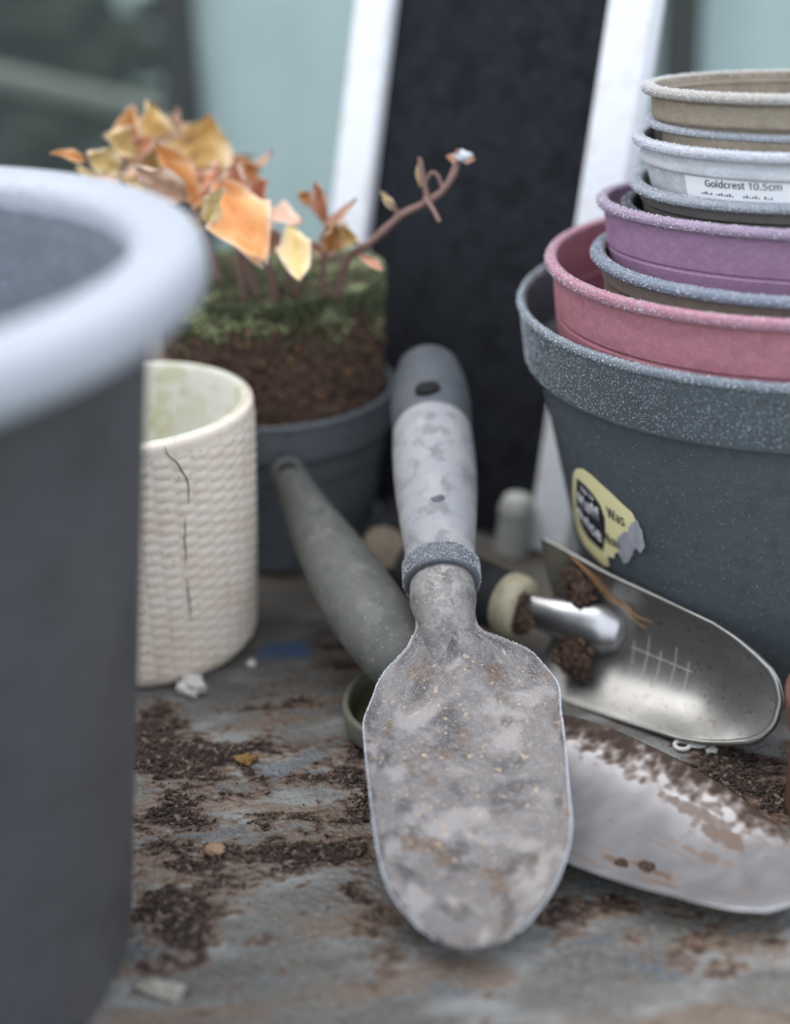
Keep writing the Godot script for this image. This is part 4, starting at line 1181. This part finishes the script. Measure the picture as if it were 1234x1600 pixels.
# ---------------------------------------------------------------- the leaning board and small finds
func build_board() -> void:
	var u := Vector3(0.0338, 0.1984, -0.0442).normalized()
	var w := Vector3(-0.0922, 0.0, -0.060)
	w = (w - u * w.dot(u)).normalized()          # towards the far left
	var nrm := u.cross(w).normalized()
	if nrm.z < 0.0: nrm = -nrm
	var span := 0.1095
	var tall := 0.36
	var at := Transform3D(Basis(-w, u, nrm), Vector3(0.0606, 0.0, -0.4958))
	if at.basis.determinant() < 0.0: at.basis.z = -at.basis.z
	var o := thing("leaning_board", "black board in a white painted frame leaning behind the pots", "board", at)
	var rail := 0.0178
	part("panel", block(Vector3(span - rail + 0.004, tall - 0.014, 0.005), 0.0005), M.felt, o, "matt black frosted panel").position = Vector3(-span / 2, tall / 2 - 0.006, -0.002)
	part("side_rail", block(Vector3(rail, tall, 0.011), 0.0012), M.paint, o, "white painted rail").position = Vector3(0, tall / 2 , 0)
	part("side_rail", block(Vector3(rail, tall, 0.011), 0.0012), M.paint, o, "white painted rail").position = Vector3(-span, tall / 2, 0)
	part("end_rail", block(Vector3(span - rail, 0.018, 0.010), 0.0012), M.paint, o).position = Vector3(-span / 2, tall - 0.009, 0)

func build_finds() -> void:
	# an olive lid slid under the trowels
	var o := thing("olive_lid", "olive green plastic lid poking out left under the frosted trowel", "lid", Transform3D(Basis(Vector3(0, 0, 1), 0.10), Vector3(0.0090, 0.0035, -0.3785)))
	var R := 0.0275
	part("disc", lathe(soft(PackedVector2Array([Vector2(0.0003, 0.0015), Vector2(R - 0.004, 0.0015), Vector2(R - 0.002, 0.0078), Vector2(R - 0.002, 0.0), Vector2(0.0003, 0.0)]), 0.001), 72), M.olive, o)
	part("lip", lip_ring(R, 0.0092, 0.0085, 0.0028), M.olive_rim, o, "pale frosted lip")
	var t := thing("plastic_tube", "small pale tube standing against the foot of the board", "tube", Transform3D(Basis(Vector3(0, 0, 1), -0.1), Vector3(0.0450, 0.0, -0.4960)))
	part("barrel", lathe(soft(PackedVector2Array([Vector2(0.0003, 0), Vector2(0.0066, 0), Vector2(0.0070, 0.001), Vector2(0.0066, 0.0155), Vector2(0.0003, 0.0155)]), 0.0008), 36), M.pale_tube, t)
	part("cap", lathe(soft(PackedVector2Array([Vector2(0.0003, 0.015), Vector2(0.0068, 0.015), Vector2(0.0070, 0.0195), Vector2(0.0052, 0.0245), Vector2(0.0003, 0.0262)]), 0.0012), 36), M.pale_tube, t)
	# a dark round handle lying end on, its tan core facing the front of the bench
	var front := Vector3(-0.0046, 0.0178, -0.4690)
	var back := Vector3(0.0105, 0.0105, -0.5300)
	var hd := (front - back).normalized()
	var th := thing("tool_handle", "dark round handle with tan end between the green and grey trowel handles", "handle", Transform3D(Basis(Quaternion(Vector3.UP, hd)), back))
	var hl := (front - back).length()
	part("grip", lathe(soft(PackedVector2Array([Vector2(0.0003, 0.0), Vector2(0.0090, 0.0), Vector2(0.0096, 0.002), Vector2(0.0098, hl - 0.004), Vector2(0.0112, hl - 0.0035), Vector2(0.0112, hl - 0.0006), Vector2(0.0100, hl), Vector2(0.0088, hl), Vector2(0.0086, hl - 0.0012)]), 0.0006), 48), M.rubber, th)
	part("end_disc", lathe(soft(PackedVector2Array([Vector2(0.0088, hl - 0.0014), Vector2(0.0080, hl - 0.0004), Vector2(0.0003, hl)]), 0.001), 40), M.tan_disc, th, "tan core in the handle end")
	solo("white_chip", lump(0.0042, 31, 0.5, Vector3(1.0, 0.75, 0.9), 12), M.white_stone, "white broken chip in front of the cream planter", "chip", Transform3D(Basis.IDENTITY, Vector3(-0.0692, 0.0030, -0.4030)))
	solo("pale_pebble", lump(0.0017, 33, 0.3, Vector3(1, 0.8, 1), 8), M.white_stone, "tiny pale pebble between the planter and green handle", "pebble", Transform3D(Basis.IDENTITY, Vector3(-0.0510, 0.0012, -0.4180)))
	solo("ochre_flake", lump(0.0028, 35, 0.9, Vector3(1, 0.35, 0.8), 12), mat("ochre", rgb(126, 98, 52), 0.85), "yellow ochre flake on the soil", "flake", Transform3D(Basis.IDENTITY, Vector3(-0.0484, 0.0010, -0.3620)))
	solo("brown_pebble", lump(0.0026, 37, 0.25, Vector3(1.2, 0.6, 0.9), 9), M.tan_stone, "smooth tan pebble in the soil left of the frosted trowel", "pebble", Transform3D(Basis.IDENTITY, Vector3(-0.0539, 0.0012, -0.3190)))
	solo("shell_fragment", lump(0.0044, 39, 0.6, Vector3(1.4, 0.3, 0.45), 12), mat("shell", rgb(150, 146, 136), 0.6), "pale curved fragment beside the foot of the bucket", "fragment", Transform3D(Basis(Vector3.UP, -0.3), Vector3(-0.0610, 0.0013, -0.2660)))
	var ring := thing("plastic_scrap", "cloudy plastic scrap with a loop under the steel trowel", "scrap", Transform3D(Basis.IDENTITY, Vector3(0.0842, 0.0006, -0.3600)))
	var loop := PackedVector3Array()
	var lr := PackedVector2Array()
	for i in 25:
		var g := TAU * i / 24.0
		loop.append(Vector3(cos(g) * 0.0022, 0.0006, sin(g) * 0.0022))
		lr.append(Vector2(0.0007, 0.0007))
	part("loop", tube(loop, lr, 8, Vector3.UP, false), M.clear_bit, ring)
	part("tag", lump(0.0022, 41, 0.3, Vector3(1.4, 0.4, 0.8), 8), M.clear_bit, ring).position = Vector3(0.0045, 0.0006, 0.0)
	part("tag", lump(0.0019, 43, 0.4, Vector3(1.0, 0.5, 0.8), 8), M.clear_bit, ring).position = Vector3(0.0082, 0.0006, 0.0030)

# ---------------------------------------------------------------- glasshouse wall and garden
func build_setting() -> void:
	var S := 512
	var fog := noise_bytes(S, S, 51, 0.006, 4)
	var drip := noise_bytes(S, S, 52, 0.02, 3)
	var fine := noise_bytes(S, S, 53, 0.05, 3)
	var bytes := PackedByteArray()
	bytes.resize(S * S * 4)
	for j in S:
		for i in S:
			var k := j * S + i
			var col := drip[(S / 2) * S + i]
			var a := 0.30 + 0.5 * fog[k] / 255.0 + 0.16 * (col / 255.0 - 0.5)
			bytes[k * 4] = 190 + (fine[k] >> 4)
			bytes[k * 4 + 1] = 201 + (fine[k] >> 4)
			bytes[k * 4 + 2] = 202 + (fine[k] >> 4)
			bytes[k * 4 + 3] = int(clampf(a, 0.0, 1.0) * 255.0)
	var misted := mat("misted_glass", Color.WHITE, 0.4, {"tex": ImageTexture.create_from_image(Image.create_from_data(S, S, false, Image.FORMAT_RGBA8, bytes)), "back": Color(0.75, 0.85, 0.85)})
	misted.transparency = BaseMaterial3D.TRANSPARENCY_ALPHA
	var clear := mat("clear_glass", Color(0.5, 0.55, 0.53, 0.10), 0.05, {"spec": 0.22})
	clear.transparency = BaseMaterial3D.TRANSPARENCY_ALPHA
	var bar := mat("grey_bar", rgb(68, 72, 70), 0.7, {"tex": M.dust, "tri": 6.0})
	var z := -0.95
	var win := thing("window_1", "misted glasshouse glazing behind the bench", "window", Transform3D.IDENTITY, "", "structure")
	var pane := func(x0: float, x1: float, m: Material) -> void:
		var b := BoxMesh.new()
		b.size = Vector3(x1 - x0, 1.3, 0.004)
		part("pane", b, m, win).position = Vector3((x0 + x1) / 2, 0.62, z)
	pane.call(-0.88, -0.135, clear)
	pane.call(-0.115, 0.184, misted)
	pane.call(0.204, 0.50, misted)
	pane.call(0.52, 0.88, clear)
	for x in [-0.125, 0.194, 0.51]:
		part("glazing_bar", block(Vector3(0.022, 1.3, 0.03), 0.002), bar, win).position = Vector3(x, 0.62, z)
	part("sill", block(Vector3(1.8, 0.03, 0.08), 0.003), bar, win).position = Vector3(0, -0.045, z)
	part("head_rail", block(Vector3(1.8, 0.04, 0.05), 0.003), bar, win).position = Vector3(0, 1.29, z)
	var wall := solo("wall_back", block(Vector3(1.8, 0.8, 0.06), 0.004), bar, "", "")
	wall.position = Vector3(0, -0.46, z)
	tag(wall, "", "", "", "structure")
	var g := mat("ground", Color.WHITE, 0.95, {"tex": layered(S, S, rgb(98, 118, 110), [[fog, 0.4, 0.7, rgb(118, 136, 128), 0.8], [fine, 0.5, 0.8, rgb(76, 98, 88), 0.6]]), "tri": 0.4})
	var gm := BoxMesh.new()
	gm.size = Vector3(40, 0.2, 40)
	var gr := solo("ground", gm, g, "", "")
	gr.position = Vector3(0, -0.96, -8)
	tag(gr, "", "", "", "structure")
	# dark clipped hedge outside the left pane
	var hm := mat("hedge_leaf", Color.WHITE, 0.85, {"vertex": true})
	rng.seed = 900
	var hedge := thing("hedge", "dark green hedge outside the left pane", "hedge", Transform3D(Basis.IDENTITY, Vector3(-1.12, -0.86, -1.7)))
	part("body", lump(1.0, 61, 0.12, Vector3(0.9, 2.0, 0.3), 20), mat("hedge_core", rgb(38, 44, 40), 0.95), hedge).position = Vector3(0, 0.6, 0)
	var xs := []
	for i in 5000:
		var d := Vector3(rng.randfn(), rng.randfn(), rng.randfn()).normalized()
		xs.append(Transform3D(Basis.from_euler(d * 5.0).scaled(Vector3(0.035, 0.012, 0.02)), d * Vector3(0.92, 2.02, 0.32) + Vector3(0, 0.6, 0)))
	scatter("foliage", lump(1.0, 62, 0.2, Vector3.ONE, 4), hm, xs, hedge, [Color(0.045, 0.058, 0.047), Color(0.060, 0.074, 0.062), Color(0.034, 0.045, 0.038)])
	var bush := thing("bush", "small green bush outside the right pane", "bush", Transform3D(Basis.IDENTITY, Vector3(0.335, -0.86, -1.7)))
	xs = []
	for i in 1500:
		var d := Vector3(rng.randfn(), rng.randfn(), rng.randfn()).normalized() * pow(rng.randf(), 0.3)
		xs.append(Transform3D(Basis.from_euler(d * 5.0).scaled(Vector3(0.03, 0.01, 0.02)), d * Vector3(0.10, 0.55, 0.10) + Vector3(0, 0.55, 0)))
	scatter("foliage", lump(1.0, 63, 0.2, Vector3.ONE, 4), hm, xs, bush, [Color(0.06, 0.12, 0.07), Color(0.08, 0.15, 0.08), Color(0.05, 0.09, 0.05)])
	part("stem", tube(PackedVector3Array([Vector3(0, 0, 0), Vector3(0.01, 0.3, 0), Vector3(0, 0.6, 0)]), PackedVector2Array([Vector2(0.012, 0.012), Vector2(0.01, 0.01), Vector2(0.008, 0.008)]), 10, Vector3.BACK), M.stem, bush)
	# pale batten outside on the left
	var bt := solo("batten", block(Vector3(0.30, 0.015, 0.02), 0.003), mat("weathered_batten", rgb(122, 126, 120), 0.9), "pale wooden batten slanting outside the left pane", "batten", Transform3D(Basis(Vector3(0, 0, 1), -0.28), Vector3(-0.305, 0.118, -1.08)))
	bt.rotate_object_local(Vector3.UP, 0.1)

func _ready() -> void:
	# camera: a 50 mm lens close over the bench, focused on the neck of the frosted trowel
	var cam := Camera3D.new()
	cam.name = "camera"
	add_child(cam)
	cam.position = Vector3(0, 0.251, 0)
	cam.basis = Basis(Vector3.RIGHT, deg_to_rad(-25.0)) * Basis(Vector3.BACK, deg_to_rad(-2.3))
	var lens := CameraAttributesPhysical.new()
	lens.frustum_focal_length = 33.33
	lens.frustum_focus_distance = 0.412
	lens.frustum_near = 0.01
	lens.frustum_far = 60.0
	lens.exposure_aperture = 2.4
	cam.attributes = lens
	cam.near = 0.01
	cam.far = 60.0
	cam.fov = 39.6
	cam.current = true
	# bright overcast sky
	var env := Environment.new()
	env.background_mode = Environment.BG_SKY
	var sky := Sky.new()
	var sm := ProceduralSkyMaterial.new()
	sm.sky_top_color = Color(0.93, 0.96, 1.0)
	sm.sky_horizon_color = Color(0.84, 0.87, 0.90)
	sm.sky_curve = 0.3
	sm.ground_bottom_color = Color(0.30, 0.32, 0.30)
	sm.ground_horizon_color = Color(0.50, 0.52, 0.52)
	sm.ground_curve = 0.1
	sky.sky_material = sm
	env.sky = sky
	env.background_energy_multiplier = 1.0
	env.tonemap_mode = Environment.TONE_MAPPER_LINEAR
	env.tonemap_exposure = 2.0
	env.sdfgi_enabled = true
	env.ssao_enabled = true
	env.ssil_enabled = true
	var we := WorldEnvironment.new()
	we.name = "environment"
	we.environment = env
	add_child(we)
	# the veiled sun behind the clouds: very large and soft
	var sun := DirectionalLight3D.new()
	sun.name = "veiled_sun"
	add_child(sun)
	sun.basis = Basis.looking_at(Vector3(0.35, -0.9, 0.25))
	sun.light_color = Color(1.0, 0.98, 0.95)
	sun.light_energy = 0.35
	sun.light_angular_distance = 50.0
	sun.shadow_enabled = true
	sun.sky_mode = DirectionalLight3D.SKY_MODE_LIGHT_ONLY

	rng.seed = 11
	M.ice = lump(1.0, 2, 0.35, Vector3.ONE, 3)
	make_materials()
	build_setting()
	build_bench()
	build_bucket()
	build_stack()
	build_board()
	build_planter()
	build_shrub()
	build_green_trowel()
	build_steel_trowel()
	build_frosted_trowel()
	soil_on_bench()
	build_finds()
